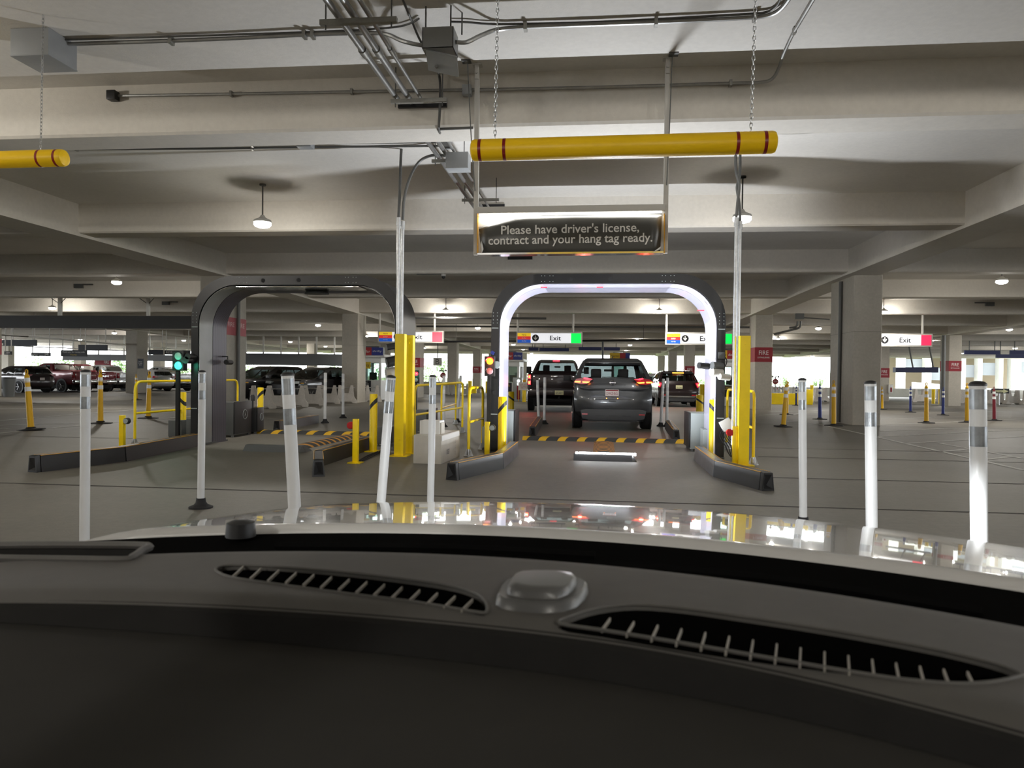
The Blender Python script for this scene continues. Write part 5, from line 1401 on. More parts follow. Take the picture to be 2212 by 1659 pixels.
# ---- toll booths
def booth(label, px0, px1, y, pyb, pyr, signs, kind):
    a, c = at(px0, pyb, y), at(px1, pyr, y); x0, x1 = a.x, c.x; z0 = zf(y); z1 = c.z
    D = 2.6
    t = thing('exit_booth', label, 'booth', ((x0 + x1) / 2, y, z0))
    H = z1 - z0; wz = z0 + H * .46; wt = z0 + H * .87
    b = MB(); b.box(x0, x1, y, y + D, z0, wz); b.box(x0, x1, y, y + D, wt, z1)
    for xx in (x0, x1 - .12):
        for yy in (y, y + D * .5, y + D - .12): b.box(xx, xx + .12, yy, yy + .12, wz, wt)
    b.build('booth_wall', M['booth_white'], t)
    b = MB(); b.box(x0 + .12, x1 - .12, y + .04, y + .055, wz, wt); b.box(x0 + .12, x1 - .12, y + D - .055, y + D - .04, wz, wt)
    b.box(x0 + .04, x0 + .055, y + .12, y + D - .12, wz, wt); b.box(x1 - .055, x1 - .04, y + .12, y + D - .12, wz, wt); b.build('booth_window', M['pane'], t)
    b = MB(); b.box(x1 - .02, x1 + .02, y + D * .56, y + D * .95, z0 + .05, wt); b.build('booth_door', M['grey_fascia'], t)
    b = MB(); b.box(x0 - .25, x1 + .25, y - .25, y + D + .2, z1, z1 + .16); b.build('booth_roof', M['booth_white'], t, bevel=.02)
    b = MB(); b.box(x0 + .05, x1 - .25, y + .5, y + 1.7, z1 + .16, z1 + .62); b.build('roof_unit', M['dark_cabinet'], t, bevel=.06)
    zs0, zs1 = z1 + .10, z1 + .52; xs = x0 - .2; ws = (x1 + .2) - xs
    for f0, f1, m, s in signs:
        b = MB(); b.box(xs + ws * f0, xs + ws * f1, y - .33, y - .27, zs0, zs1); o = b.build('roof_sign', M[m], t)
        if s: text(s, (xs + ws * (f0 + f1) / 2, y - .333, (zs0 + zs1) / 2), ws * (f1 - f0) * .8, .13, M['white_paint'] if m != 'awning_yellow' else M['ink'], o, shear=.15)
    b = MB(); b.box(x0 + .05, x0 + (x1 - x0) * .58, y - .03, y - .005, z0 + H * .2, wz - .02); o = b.build('notice_board', M['ink'], t)
    text('PLEASE HAVE\nDRIVER\'S LICENSE\nREADY', ((x0 + x0 + (x1 - x0) * .58) / 2, y - .032, z0 + H * .37), (x1 - x0) * .40, H * .11, M['gold'] if kind else M['white_paint'], o)
    b = MB(); b.box(x0 + .35, x0 + .75, y + 1.0, y + 1.06, wz + .02, wz + .42); b.box(x0 + .5, x0 + .6, y + 1.0, y + 1.05, wz - .3, wz + .05); b.build('monitor', M['black'], t)
    return t, x0, x1, z0, z1, wz
S3 = ((0, .25, 'awning_yellow', 'Hertz'), (.25, .63, 'awning_red', 'dollar'), (.63, 1, 'awning_blue', 'thrifty'))
t, x0, x1, z0, z1, wz = booth('white exit booth beyond the left guards with a red and blue roof sign', 772, 823, 38.6, 863, 772, S3, 0)
b = MB(); b.box(x0 + .12, x0 + .72, 38.56, 38.59, wz + .62, wz + .98); o = b.build('window_sticker', M['gold'], t); text('Hertz', (x0 + .42, 38.555, wz + .8), .48, .16, M['ink'], o, shear=.2)
t, x0, x1, z0, z1, wz = booth('exit booth behind the lit arch leg with a dark notice under its window', 1083, 1122, 42.5, 864, 781, S3, 1)
booth('exit booth mostly hidden behind the right arch leg', 1560, 1606, 38.0, 866, 780, S3, 1)
booth('far booth with a yellow roof sign, over the roof of the grey crossover', 1322, 1354, 52.0, 858, 779, ((0, .5, 'awning_yellow', 'Hertz'), (.5, .78, 'awning_red', None), (.78, 1, 'awning_blue', None)), 1)

# ---- equipment at the booth island
def at_floor(px, y): return Vector((at(px, 860, y).x, y, zf(y)))
p = at_floor(1117, 40.5)
t = thing('ticket_kiosk', 'pale kiosk with a dark red front beside the booth notice', 'kiosk', p)
b = MB(False); b.box(-.25, .25, 0, .5, 0, 1.3); b.build('kiosk_body', M['cabinet'], t, bevel=.03)
b = MB(False); b.box(-.02, .16, -.02, 0, .1, .85); b.build('kiosk_front', M['red_paint'], t)
for z in (.95, 1.12):
    b = MB(False); b.lathe([(.07, -.03), (.06, .0)], (.07, 0, z), 12, 'Y'); b.build('kiosk_lamp', M['led_white'], t)
p = at_floor(1132, 39.8)
t = thing('notice_stand', 'small white notice on a stand by a yellow post near the pickup', 'notice', p)
b = MB(False); b.box(-.32, .32, 0, .03, .62, 1.05); b.build('notice_sheet', M['paper'], t)
text('PULL UP TO\nTHE ARROW\nAND STOP', (0, -.003, .84), .46, .26, M['red_paint'], t, world=False)
b = MB(False); b.tube([(-.3, .02, 0), (-.3, .02, .62)], .02, 6); b.tube([(.3, .02, 0), (.3, .02, .62)], .02, 6); b.lathe([(.09, 0), (.1, .1), (.05, .15)], (0, .1, 1.05), 10); b.build('notice_frame', M['amber_edge'], t)
bollard('orange yellow post below the white notice', 1132, 864, 843, .11, False, y=39.2)
p = at_floor(1146, 41)
t = thing('hand_truck', 'folded hand truck with black wheels at the notice', 'cart', p)
b = MB(False)
for s in (-1, 1):
    b.tube([(s * .22, .05, .1), (s * .22, .12, 1.0)], .02, 6)
for z in (.3, .6, .98): b.tube([(-.22, .08, z), (.22, .08, z)], .02, 6)
b.box(-.25, .25, -.25, .05, .03, .05); b.build('cart_frame', M['galv'], t)
for s in (-1, 1):
    b = MB(False); b.lathe([(.13, -.03), (.13, .03)], (s * .28, .08, .13), 14, 'X'); b.build('wheel', M['tyre'], t, True)

# ---- gate arm, stop signs, clearance sign far away
def stop_sign(label, px, py, y, r=.38, board=True):
    c = at(px, py, y); t = thing('stop_sign', label, 'sign', (c.x, y, zf(y)))
    b = MB(); b.prism([(c.x + r * math.cos(R(22.5 + 45 * i)), c.z + r * math.sin(R(22.5 + 45 * i))) for i in range(8)], y - .02, y, 'Y'); b.build('sign_plate', M['red_paint'], t)
    text('STOP', (c.x, y - .022, c.z), r * 1.3, r * .5, M['white_paint'], t)
    b = MB(); b.tube([(c.x, y + .03, zf(y)), (c.x, y + .03, c.z + r * 1.6)], .04, 6)
    for s in (-1, 1): b.lathe([(.07, -.05), (.07, .05)], (c.x + s * r, y, c.z + r * 1.6), 10, 'Y')
    b.tube([(c.x - r, y, c.z + r * 1.6), (c.x + r, y, c.z + r * 1.6)], .025, 5)
    b.build('sign_post', M['dark_conduit'], t)
stop_sign('small far stop sign seen between the yellow rails', 957, 811, 58, .24)
stop_sign('small far stop sign beyond the column with the red FIRE band', 1675, 824, 62, .24)
c = at(945, 781, 60); t = thing('hanging_board', 'far hanging board with a letter B', 'sign', c)
b = MB(); b.box(c.x - .36, c.x + .36, 60, 60.1, c.z - .32, c.z + .32); b.build('board_face', M['white_paint'], t)
text('B', (c.x, 59.99, c.z), .32, .42, M['dark_cabinet'], t)
b = MB(); b.tube([(c.x, 60.05, c.z + .32), (c.x, 60.05, SLAB_Z + zc(60))], .04, 6); b.build('hanger_rod', M['dark_conduit'], t)
def gate(label, px0, px1, py, y):
    a, c = at(px0, py, y), at(px1, py, y); t = thing('gate_arm', label, 'barrier gate', (a.x, y, zf(y)))
    n = 9
    for k, m in ((0, 'white_paint'), (1, 'red_paint')):
        b = MB()
        for i in range(k, n, 2): b.box(a.x + (c.x - a.x) * i / n, a.x + (c.x - a.x) * (i + 1) / n, y, y + .05, a.z - .07, a.z + .07)
        b.build('arm_bands', M[m], t)
    b = MB(); b.box(c.x - .05, c.x + .35, y, y + .4, zf(y), a.z + .1); b.build('gate_cabinet', M['yellow'], t)
gate('far red and white gate arm behind the yellow rails', 945, 1020, 835, 66)
gate('far red and white gate arm by the yellow barrier', 1660, 1690, 839, 60)

# ---- precast barriers with a saddle in the top
def barrier(label, loc, rz, L=1.9, H=.82, group=None, m='barrier', seen=True):
    """loc: foot of its left end; the saddle dips between two shoulders"""
    t = thing('barrier_block', label, 'concrete barrier', loc, rz, group)
    f = min(.2, L * .18); w = .22
    sil = [(0, 0), (0, .10), (f * .7, .30), (f, H), (f + L * .12, H), (f + L * .2, H * .56), (L - f - L * .2, H * .56), (L - f - L * .12, H), (L - f, H), (L - f * .7, .30), (L, .10), (L, 0), (L * .78, 0), (L * .74, .07), (L * .26, .07), (L * .22, 0)]
    b = MB(False); n = len(sil)
    rings = [[(x, y, z) for x, z in sil] for y in (0, .14, .34, .48)]
    for k, r_ in enumerate(rings):
        ins = .10 if k in (1, 2) else 0
        if k in (0, 3): rings[k] = [(x, y + (.12 if k == 0 else -.12) * min(1, z / .3), z) for x, y, z in r_]
    b.loft([rings[0], rings[3]]); b.build('barrier_body', M[m], t, bevel=.01)
    b = MB(False); b.tube([(f * .5, .24, H * .86), (L - f * .5, .24, H * .86)], .022, 6); b.build('link_bar', M['galv'], t, True)
    return t
BAR = [(530, 883, 'leftmost precast barrier, partly behind the fire column'), (566, 882, 'second precast barrier, behind the yellow bollard'), (606, 879, 'third precast barrier, partly behind the leaning white post'),
       (646, 876, 'fourth precast barrier, right of the leaning white post'), (683, 873, 'fifth precast barrier, behind the thin white posts'), (722, 871, 'sixth precast barrier, before the bare column')]
for px, py, lab in BAR:
    p = gnd(px, py); barrier(lab, p, R(20), 1.0, .80, 'precast barriers before the black crossovers')
barrier('precast barrier just right of the bare column by the left booth', gnd(784, 868), R(20), .9, .8, 'precast barriers before the black crossovers')
for i, (px, y) in enumerate(((1758, 52), (1973, 55), (2025, 55.5), (2075, 54), (2110, 54), (2140, 53.5), (2175, 53), (2212, 52.5))):
    p = Vector((at(px, 870, y).x, y, zf(y)))
    names = ['far precast barrier left of the bare column', 'far barrier under the navy awning, left of two', 'far barrier behind the blue channelizer, beside yellow posts', 'far barrier just right of the striped FIRE column',
             'far barrier behind the nearest right white post', 'far barrier behind the dark red channelizer', 'far barrier under the arrow board', 'far barrier cut by the right edge of view']
    barrier(names[i], p, R(8), 1.15, .95, 'far barriers along the right edge')
for px, lab in ((995, 'far white barrier end by the yellow rails, right one'), (955, 'far white barrier end by the yellow rails, left one'), (975, 'far white barrier end by the yellow rails, middle one')):
    p = Vector((at(px, 855, 56).x, 56, zf(56))); barrier(lab, p, R(0), .6, .9, 'far white barriers', 'bright_concrete')
# long low yellow barrier beyond the column
p, q = gnd(1658, 873), gnd(1742, 872); q = Vector((at(1742, 870, p.y).x, p.y, p.z))
t = thing('yellow_barrier', 'long low yellow barrier beyond the column with the FIRE band', 'barrier', p)
b = MB(); b.box(p.x, q.x, p.y, p.y + .3, p.z, p.z + .62); b.build('barrier_body', M['yellow'], t)
b = MB(); b.box(q.x, q.x + .35, p.y, p.y + .35, p.z, p.z + .85); b.build('barrier_end', M['yellow'], t, bevel=.03)
for i, px in enumerate((1667, 1682, 1712)):
    y = 56.0; p = Vector((at(px, 850, y).x, y, zf(y)))
    barrier('far pale barrier above the yellow one, %s' % ('left', 'middle', 'right')[i], p, R(0), .48, 1.0, 'far pale barriers above the yellow one', 'bright_concrete')
# arrow board and red one-way marks
c = at(2160, 845, 50)
t = thing('arrow_board', 'small far arrow sign at right behind the dark red channelizer', 'sign', (c.x, 50, zf(50)))
b = MB(); b.box(c.x - .5, c.x + .55, 50, 50.04, c.z - .14, c.z + .16); b.build('board', M['ink'], t)
b = MB(); b.prism([(c.x - .45, c.z - .07), (c.x + .2, c.z - .07), (c.x + .2, c.z - .13), (c.x + .5, c.z), (c.x + .2, c.z + .13), (c.x + .2, c.z + .07), (c.x - .45, c.z + .07)], 49.98, 50, 'Y'); b.build('arrow', M['plate_yellow'], t)
text('ONE WAY', (c.x - .12, 49.975, c.z), .5, .09, M['ink'], t)
b = MB(); b.tube([(c.x, 50.05, zf(50)), (c.x, 50.05, c.z)], .03, 6); b.build('board_post', M['galv'], t)
# awning and navy banners
a, c = at(1935, 799, 52), at(2027, 799, 49)
t = thing('awning', 'navy awning hung on two arms between far columns', 'awning', (a.x, 52, a.z))
b = MB(); b.loft([[(p.x, p.y, p.z - .17), (p.x, p.y, p.z + .17), (p.x, p.y + .5, p.z + .17), (p.x, p.y + .5, p.z - .17)] for p in (a, c)]); b.build('awning_panel', M['navy'], t)
for f in (.45, .92):
    p = a + (c - a) * f; b = MB(); b.tube([(p.x, p.y + .2, p.z + .15), (p.x - .35, p.y + .2, 3.75)], .05, 6); b.build('awning_arm', M['dark_conduit'], t)
for px0, px1, py, y, s, lab in ((1142, 1163, 754, 60, 'ARRIVALS', 'navy banner piece with lettering, left of the pickup roof'), (1165, 1229, 755, 60, None, 'long plain navy banner over the pickup'), (1250, 1339, 753, 60, 'DEPARTURES', 'navy banner over the grey crossover'),
                                (2084, 2160, 761, 52, None, 'navy banner right of the striped FIRE column'), (2182, 2240, 761, 52, 'PRES', 'navy lettered banner at the right edge'), (2152, 2240, 769, 57, None, 'lower navy banner at the right edge')):
    a, c = at(px0, py, y), at(px1, py, y); t = thing('banner_sign', lab, 'sign', ((a.x + c.x) / 2, y, a.z))
    b = MB(); b.box(a.x, c.x, y, y + .1, a.z - .13, a.z + .13); b.build('banner_board', M['navy'], t)
    for x in (a.x + .3, c.x - .3):
        b = MB(); b.tube([(x, y + .05, a.z + .12), (x, y + .05, SLAB_Z + zc(y) - .002)], .03, 6); b.build('hanger_rod', M['dark_conduit'], t)
b = MB(); p = Vector((at(2036, 870, 44.9).x, 44.9, zf(44.9))); b.tube([p, (p.x, p.y, 3.8)], .11, 10); tag(b.build('drain_pipe', M['dark_conduit'], None, True), 'dark round drain pipe by the two far yellow posts', 'pipe')
# fire extinguisher cabinet on its column
c = at(1923, 840, 57.1); t = thing('extinguisher_cabinet', 'extinguisher cabinet on the far FIRE column', 'extinguisher', c)
b = MB(); b.box(c.x - .16, c.x + .16, 56.98, 57.2, c.z - .32, c.z + .32); b.build('cabinet_box', M['white_paint'], t, bevel=.02)
b = MB(); b.tube([(c.x + .02, 56.97, c.z - .22), (c.x + .02, 56.97, c.z + .1)], .06, 8); b.build('extinguisher', M['red_paint'], t, True)
# ---- left side: fascia board, hanging signs, bin
yF = 30.6
a, c = at(-60, 710, yF), at(476, 683, yF); zA, zB = at(200, 709, yF).z, at(200, 682, yF).z
t = thing('fascia_board', 'long charcoal fascia board hung across the left bay', 'fascia', ((a.x + c.x) / 2, yF, zA))
b = MB(); b.box(a.x, c.x, yF, yF + .12, zA, zB); b.build('board', M['fascia'], t)
for px, w in ((127, .075), (318, .06), (-30, .06)):
    p = at(px, 690, yF); b = MB(); b.box(p.x - w, p.x + w, yF + .02, yF + .14, zB - .02, SLAB_Z + zc(yF)); b.build('hanger_post', M['white_paint'], t)
    for dx in (-.72, .48):
        b = MB(); b.tube([(p.x + .05 * (1 if dx > 0 else -1), yF + .05, zB + .55), (p.x + dx, yF + .05, SLAB_Z + zc(yF) - .05)], .016, 5); b.build('stay_rod', M['dark_conduit'], t)
for x0p, x1p, y0p, y1p, y, lab in ((515, 745, 788, 765, 52, 'grey fascia board beyond the black crossovers'), (135, 470, 778, 768, 56, 'grey fascia board behind the parked pickups')):
    a, c = at(x0p, y0p, y), at(x1p, y1p, y); t = thing('fascia_board', lab, 'fascia', ((a.x + c.x) / 2, y, a.z))
    b = MB(); b.box(a.x, c.x, y, y + .15, a.z, c.z); b.build('board', M['grey_fascia'], t)
    for k in range(6):
        x = a.x + (c.x - a.x) * (k + .4) / 6; b = MB(); b.box(x - .05, x + .05, y + .02, y + .1, c.z, SLAB_Z + zc(y) - .002); b.build('hanger_post', M['white_paint'], t)
def hang_sign(lab, px0, px1, py0, py1, y, rows, m='ink', dz=0, name='hanging_sign', rod=True):
    a, c = at(px0, py1, y), at(px1, py0, y); t = thing(name, lab, 'sign', ((a.x + c.x) / 2, y, a.z))
    b = MB(); b.box(a.x, c.x, y, y + .08, a.z, c.z); b.build('sign_board', M[m], t)
    for s, fx, fz, w, h, im in rows:
        text(s, (a.x + (c.x - a.x) * fx, y - .004, a.z + (c.z - a.z) * fz), (c.x - a.x) * w, (c.z - a.z) * h, M[im], t)
    if rod:
        for f in (.06, .94):
            x = a.x + (c.x - a.x) * f; b = MB(); b.tube([(x, y + .04, c.z), (x, y + .04, SLAB_Z + zc(y) - .002)], .025, 6); b.build('hanger_rod', M['white_paint'], t)
hang_sign('black sign thanking renters, with gold lettering', 131, 187, 756.5, 769.5, 41, (('Thank you for renting with', .5, .66, .86, .26, 'white_paint'), ('Hertz', .5, .27, .24, .26, 'gold')))
hang_sign('dark sign with white numbers over the black crossover', 67, 108, 762, 769, 40.6, (('RESERVE', .2, .5, .3, .3, 'white_paint'), ('290', .82, .5, .2, .55, 'white_paint')))
hang_sign('dark sign with numbers beside the left edge column', 9, 24, 759, 766, 36, (('289', .5, .55, .6, .6, 'white_paint'),))
hang_sign('dark blue grey sign at the top left of the parked cars', 7, 78, 734, 747, 37, (), 'dark_navy')
hang_sign('dark blue grey sign over the red pickups', 169, 231, 745, 757, 43, (), 'dark_navy')
hang_sign('dark sign left of the green traffic light', 320, 352, 756, 766, 46, (), 'dark_navy')
hang_sign('dark lettered sign behind the green traffic light', 355, 410, 757, 766, 46, (('RESERVE', .3, .5, .45, .5, 'white_paint'),))
hang_sign('small blue grey notice on the far left column', 297, 309, 775, 796, 46.15, (('Thank you\nfor renting\nwith us', .5, .55, .7, .45, 'white_paint'),), 'dark_navy', rod=False)
hang_sign('far red FIRE board behind the red pickups', 204, 239, 777, 789, 58, (('FIRE', .75, .55, .3, .5, 'white_paint'),), 'red_paint')
hang_sign('black sign piece at the far left edge', -20, 30, 735, 741, 41, (), 'dark_navy')
p = gnd(19, 857); t = thing('trash_bin', 'dark grey bin beside the column at the left edge', 'bin', p)
b = MB(False); b.lathe([(.24, 0), (.29, .92), (.30, .95), (.27, .95), (.25, .9)], n=20); b.build('bin_body', M['dark_cabinet'], t, True)
b = MB(False); b.lathe([(.305, .90), (.305, .96), (.28, .96)], n=20); b.build('bin_rim', M['black'], t, True)
b = MB(); y = 36
b.tube([at(-20, 723, y), at(60, 727, y), at(400, 756, 58)], .05, 6); tag(b.build('pipe', M['white_paint'], None, True), 'long pale pipe sloping away above the parked cars', 'pipe')
b = MB(); b.tube([at(-20, 745, 48), at(330, 760, 48)], .04, 6); tag(b.build('pipe', M['white_paint'], None, True), 'pale pipe behind the small hanging signs', 'pipe')

# ================================================================== outside
def tree(label, x, y, h, w, m='leaf', z0=-7.5, n=420, seed=0, group='trees beyond the garage'):
    rnd = random.Random(seed); t = thing('tree', label, 'tree', (x, y, z0), group=group)
    b = MB(False); b.tube([(0, 0, 0), (.1, 0, h * .35), (0, .1, h * .6)], [w * .06, w * .045, w * .02], 8)
    for k in range(5):
        a = k * 1.3; b.tube([(0, 0, h * (.3 + .05 * k)), (math.cos(a) * w * .3, math.sin(a) * w * .3, h * (.55 + .06 * k))], [w * .025, w * .008], 5)
    b.build('trunk', M['bark'], t, True)
    b = MB(False); blobs = [(Vector((rnd.uniform(-.28, .28) * w, rnd.uniform(-.28, .28) * w, h - w * rnd.uniform(.22, .95))), w * rnd.uniform(.18, .27)) for _ in range(11)]
    for i in range(n):
        c, r = rnd.choice(blobs); d = Vector((rnd.gauss(0, 1), rnd.gauss(0, 1), rnd.gauss(0, 1))).normalized() * r * rnd.uniform(.6, 1.05)
        p = c + d; s = w * rnd.uniform(.03, .07); u = Vector((rnd.gauss(0, 1), rnd.gauss(0, 1), rnd.gauss(0, 1))).normalized(); v = u.cross(d).normalized()
        b.add([p - u * s, p + v * s * .6, p + u * s, p - v * s * .6], [(0, 1, 2, 3)])
    b.build('crown', M[m], t)
TR = [(1392, 130, 783, 46, 'leafy tree seen past the grey crossover'), (1470, 140, 790, 50, 'tree showing left of the FIRE column in the lit arch'), (1527, 135, 797, 48, 'tree showing right of the FIRE column in the lit arch'),
      (1658, 220, 806, 30, 'tree behind the stop sign at right'), (1694, 220, 804, 30, 'tree behind the tilted yellow tube'), (1730, 220, 808, 30, 'tree left of the farthest right white post'), (1768, 220, 803, 34, 'round tree beside the bare column'),
      (925, 125, 784, 44, 'tree near the small red signal'), (955, 150, 770, 46, 'tree seen between the yellow rails'), (1102, 140, 780, 40, 'tree seen through the booth window'), (1143, 150, 793, 34, 'tree behind the pickup mirror')]
for i, (px, y, pt, wp, lab) in enumerate(TR):
    q = at(px, pt, y); tree(lab, q.x, y, q.z + 7.5, wp * y / 1600, ('leaf', 'leaf_pale')[i % 2], seed=i)
TL = [(72, 92, 762, 60, 'tree behind the signs at far left'), (130, 92, 768, 54, 'tree above the black crossover at far left'), (190, 96, 772, 60, 'tree behind the first red pickup'), (258, 92, 766, 60, 'tree left of the far left column'), (10, 90, 764, 60, 'tree beside the left edge column'), (395, 96, 770, 56, 'tree behind the green traffic light'),
      (535, 95, 783, 60, 'tree above the nearer black crossover'), (600, 98, 790, 60, 'tree between the black crossovers'), (728, 92, 778, 44, 'tree left of the bare column by the booth'), (815, 95, 776, 50, 'tree seen through the left booth')]
for i, (px, y, pt, wp, lab) in enumerate(TL):
    q = at(px, pt, y); tree(lab, q.x, y, q.z + 6, wp * y / 1600, ('leaf_pale', 'leaf')[i % 2], z0=-6, seed=50 + i)
# fence posts and wall at the far edge on the right
b = MB()
yy = 92
for px in range(1650, 1800, 13):
    p = at(px, 830, yy); b.tube([(p.x, yy, -1.2), (p.x, yy, at(px, 806, yy).z)], .09, 6)
a, c = at(1645, 833, yy), at(1805, 833, yy); b.box(a.x, c.x, yy - .1, yy + .1, -1.2, a.z)
tag(b.build('edge_fence', M['white_paint']), 'pale fence along the far road', 'fence')
# ramp building to the right, outside
t = thing('ramp_building', 'bright concrete ramp building outside at right', 'building', (44, 78, -1.2))
def RB(x0_, x1_, y0_, y1_, z0_, z1_, nm, m='bright_concrete'):
    b = MB(); b.box(x0_, x1_, y0_, y1_, z0_, z1_); return b.build(nm, M[m], t)
yb_ = 104.0
X_ = lambda px: at(px, 820, yb_).x
Z_ = lambda py: at(2080, py, yb_).z
RB(X_(1938), X_(2330), yb_ + 14, yb_ + 15, -1.2, Z_(740), 'ramp_back_wall', 'ramp_beige')
for p0_, p1_ in ((1941, 1956), (1998, 2012), (2072, 2086), (2112, 2122), (2158, 2167), (2184, 2206)): RB(X_(p0_), X_(p1_), yb_, yb_ + 1, -1.2, Z_(738), 'ramp_column')
for p0_, p1_, q0_, q1_ in ((1956, 1998, 795, 776), (2012, 2060, 822, 795), (2086, 2112, 815, 788), (2122, 2160, 810, 783), (2206, 2300, 804, 779)): RB(X_(p0_), X_(p1_), yb_ + 1, yb_ + 1.5, Z_(q0_), Z_(q1_), 'ramp_parapet', 'ramp_panel')
b = MB(); b.loft([[(X_(1935), yb_ - 6, z_), (X_(1935), yb_ - 5, z_), (X_(1935), yb_ - 5, z_ + 1.2), (X_(1935), yb_ - 6, z_ + 1.2)] for z_ in (Z_(846),)] + [[(X_(2300), yb_ - 6, -1.6), (X_(2300), yb_ - 5, -1.6), (X_(2300), yb_ - 5, -.6), (X_(2300), yb_ - 6, -.6)]]); b.build('ramp_parapet', M['bright_concrete'], t)
RB(X_(1935), X_(2330), yb_ - 1, yb_ + 14, Z_(741), Z_(735), 'ramp_deck')

# ================================================================== the car the view is taken from
HD = R(16) - YAW; RC = -.2
ch, sh = math.cos(HD), math.sin(HD)
own = thing('own_car', 'white car in the foreground, its dark dashboard and glossy hood', 'car', (RC * ch, -RC * sh, 0), -HD)
def loc_on(px, py, z):
    p = lvl(px, py, z); return Vector((p.x * ch - p.y * sh - RC, p.x * sh + p.y * ch, z))
ZD = .99
def dz(r, f):   # crown of the dashboard top
    return ZD - .018 * (r / .7) ** 2
def dl(px, py, lift=0.0):
    q = loc_on(px, py, ZD)
    for _ in range(3): q = loc_on(px, py, dz(q.x, q.y) + lift)
    return q
# hood
def hood_z(r, f):
    t_ = f - 1.45 + .20 * r * r; z = .935 - .07 * t_ - .03 * t_ * t_ - .012 * (r / .8) ** 2
    if t_ > .72: z -= .40 * (t_ - .72) ** 2
    if abs(r) > .95: z -= 1.3 * (abs(r) - .95) ** 2
    if t_ > 1.0: z -= 1.2 * (t_ - 1.0) ** 2
    return z
rs = [-1.18 + 2.36 * i / 56 for i in range(57)]
fs = [0, .02, .05, .1] + [.15 + .8 * i / 16 for i in range(17)] + [1.0, 1.06, 1.13]
b = MB(False)
def hf(r, g_): return 1.47 - .23 * r * r + g_
V = [(r, hf(r, g_), hood_z(r, hf(r, g_)) - (.02 if g_ == 0 else 0)) for g_ in fs for r in rs]
n = len(rs)
b.add(V, [(i * n + j, i * n + j + 1, (i + 1) * n + j + 1, (i + 1) * n + j) for i in range(len(fs) - 1) for j in range(n - 1)])
hood = b.build('hood', M['hood'], own, True, angle=80); md = hood.modifiers.new('thick', 'SOLIDIFY'); md.thickness = .012; md.offset = -1
b = MB(False)   # front end below the hood
b.loft([[(r * .99, hf(r, fs[-1]) - .01, hood_z(r, hf(r, fs[-1])) - .01) for r in rs], [(r * .99, hf(r, fs[-1]) + .05, .55) for r in rs], [(r * .97, hf(r, fs[-1]) + .03, .3) for r in rs]], caps=False, closed=False)
b.build('front_bumper', M['hood'], own, True)
for s in (-1, 1):   # low beams set under a level cut-off shield
    x, y = s * .66, hf(.66, fs[-1]) + .12
    b = MB(False); b.box(x - .10, x + .10, y - .14, y + .10, .706, .712); b.box(x - .10, x + .10, y - .14, y - .13, .61, .71); b.build('headlight_shield', M['black'], own)
    l = bpy.data.lights.new('headlight', 'SPOT'); l.energy = 85; l.color = (.95, .98, 1); l.spot_size = R(110); l.spot_blend = .5; l.shadow_soft_size = .02
    o = bpy.data.objects.new('headlight_lamp', l); COL.objects.link(o); o.parent = own; o.location = (x, y - .02, .684); o.rotation_euler = (R(80), 0, 0)
# cowl and wipers
b = MB(False); R2 = [-1.2 + 2.4 * i / 30 for i in range(31)]
b.loft([[(r, 1.0 - .27 * r * r, .93 - .02 * (r / .7) ** 2) for r in R2], [(r, 1.15 - .27 * r * r, .925 - .02 * (r / .7) ** 2) for r in R2], [(r, 1.36 - .25 * r * r, .912 - .012 * (r / .8) ** 2) for r in R2], [(r, 1.452 - .23 * r * r, .922 - .012 * (r / .8) ** 2) for r in R2], [(r, 1.48 - .23 * r * r, .90 - .012 * (r / .8) ** 2) for r in R2]], caps=False, closed=False)
b.build('cowl', M['cowl'], own, True)
for pts in (((-.62, 1.235), (-.3, 1.30), (-.02, 1.325)), ((.02, 1.27), (.30, 1.265), (.56, 1.20))):
    b = MB(False); b.tube(spline([(r, f, .926 - .015 * (r / .8) ** 2) for r, f in pts]), .008, 6); b.build('wiper_blade', M['cowl'], own, True)
b = MB(False)
q = loc_on(520, 1137, .935); b.lathe([(.03, -.02), (.028, .008), (.012, .014)], q, 12)
b.build('wiper_pivot', M['black'], own, True)
# dashboard: upper pad (with the vents cut out of it), front lip and lower pad
R3 = [-1.0 + 1.85 * i / 50 for i in range(51)]
def f_far(r): return 1.03 - .27 * r * r
def f_near(r): return .748 - (.135 if r < 0 else .47) * r * r
K = 14
b = MB(False)
def top_ring(r):
    out = []
    for k in range(K + 1):
        t_ = k / K; f = f_near(r) + (f_far(r) - f_near(r)) * t_; z = dz(r, f)
        if k == 0: z -= .010
        if k == 1: z -= .0015
        if k == K: z -= .006
        out.append((r, f, z))
    return out + [(r, f_far(r), .86), (r, f_near(r), .86)]
b.loft([top_ring(r) for r in R3])
dash = b.build('dashboard_pad', M['dash'], own, True, angle=50)
def cutter(poly, depth=.075, up=.03):
    zt = max(p.z for p in poly) + up; zb_ = min(p.z for p in poly) - depth
    c = MB(False); c.prism([(p.x, p.y) for p in poly], zb_, zt, 'Z')
    co = c.build('cutter', M['pit'], own); return co
VL = [(466, 1229), (500, 1221), (600, 1224), (750, 1236), (900, 1254), (985, 1268), (1030, 1283), (1050, 1300), (1051, 1322), (1020, 1321), (900, 1301), (760, 1284), (640, 1268), (520, 1251), (480, 1241)]
VR = [(1206, 1346), (1235, 1330), (1290, 1314), (1370, 1306), (1470, 1313), (1600, 1331), (1760, 1355), (1900, 1379), (2040, 1406), (2150, 1433), (2200, 1452), (2203, 1461), (2140, 1474), (2060, 1477), (1960, 1469), (1860, 1455), (1700, 1428), (1560, 1404), (1400, 1377), (1300, 1361)]
SP = [(-160, 1184), (-60, 1180), (60, 1178), (200, 1178), (318, 1180), (306, 1191), (286, 1205), (262, 1211), (120, 1209), (-60, 1206), (-170, 1204)]
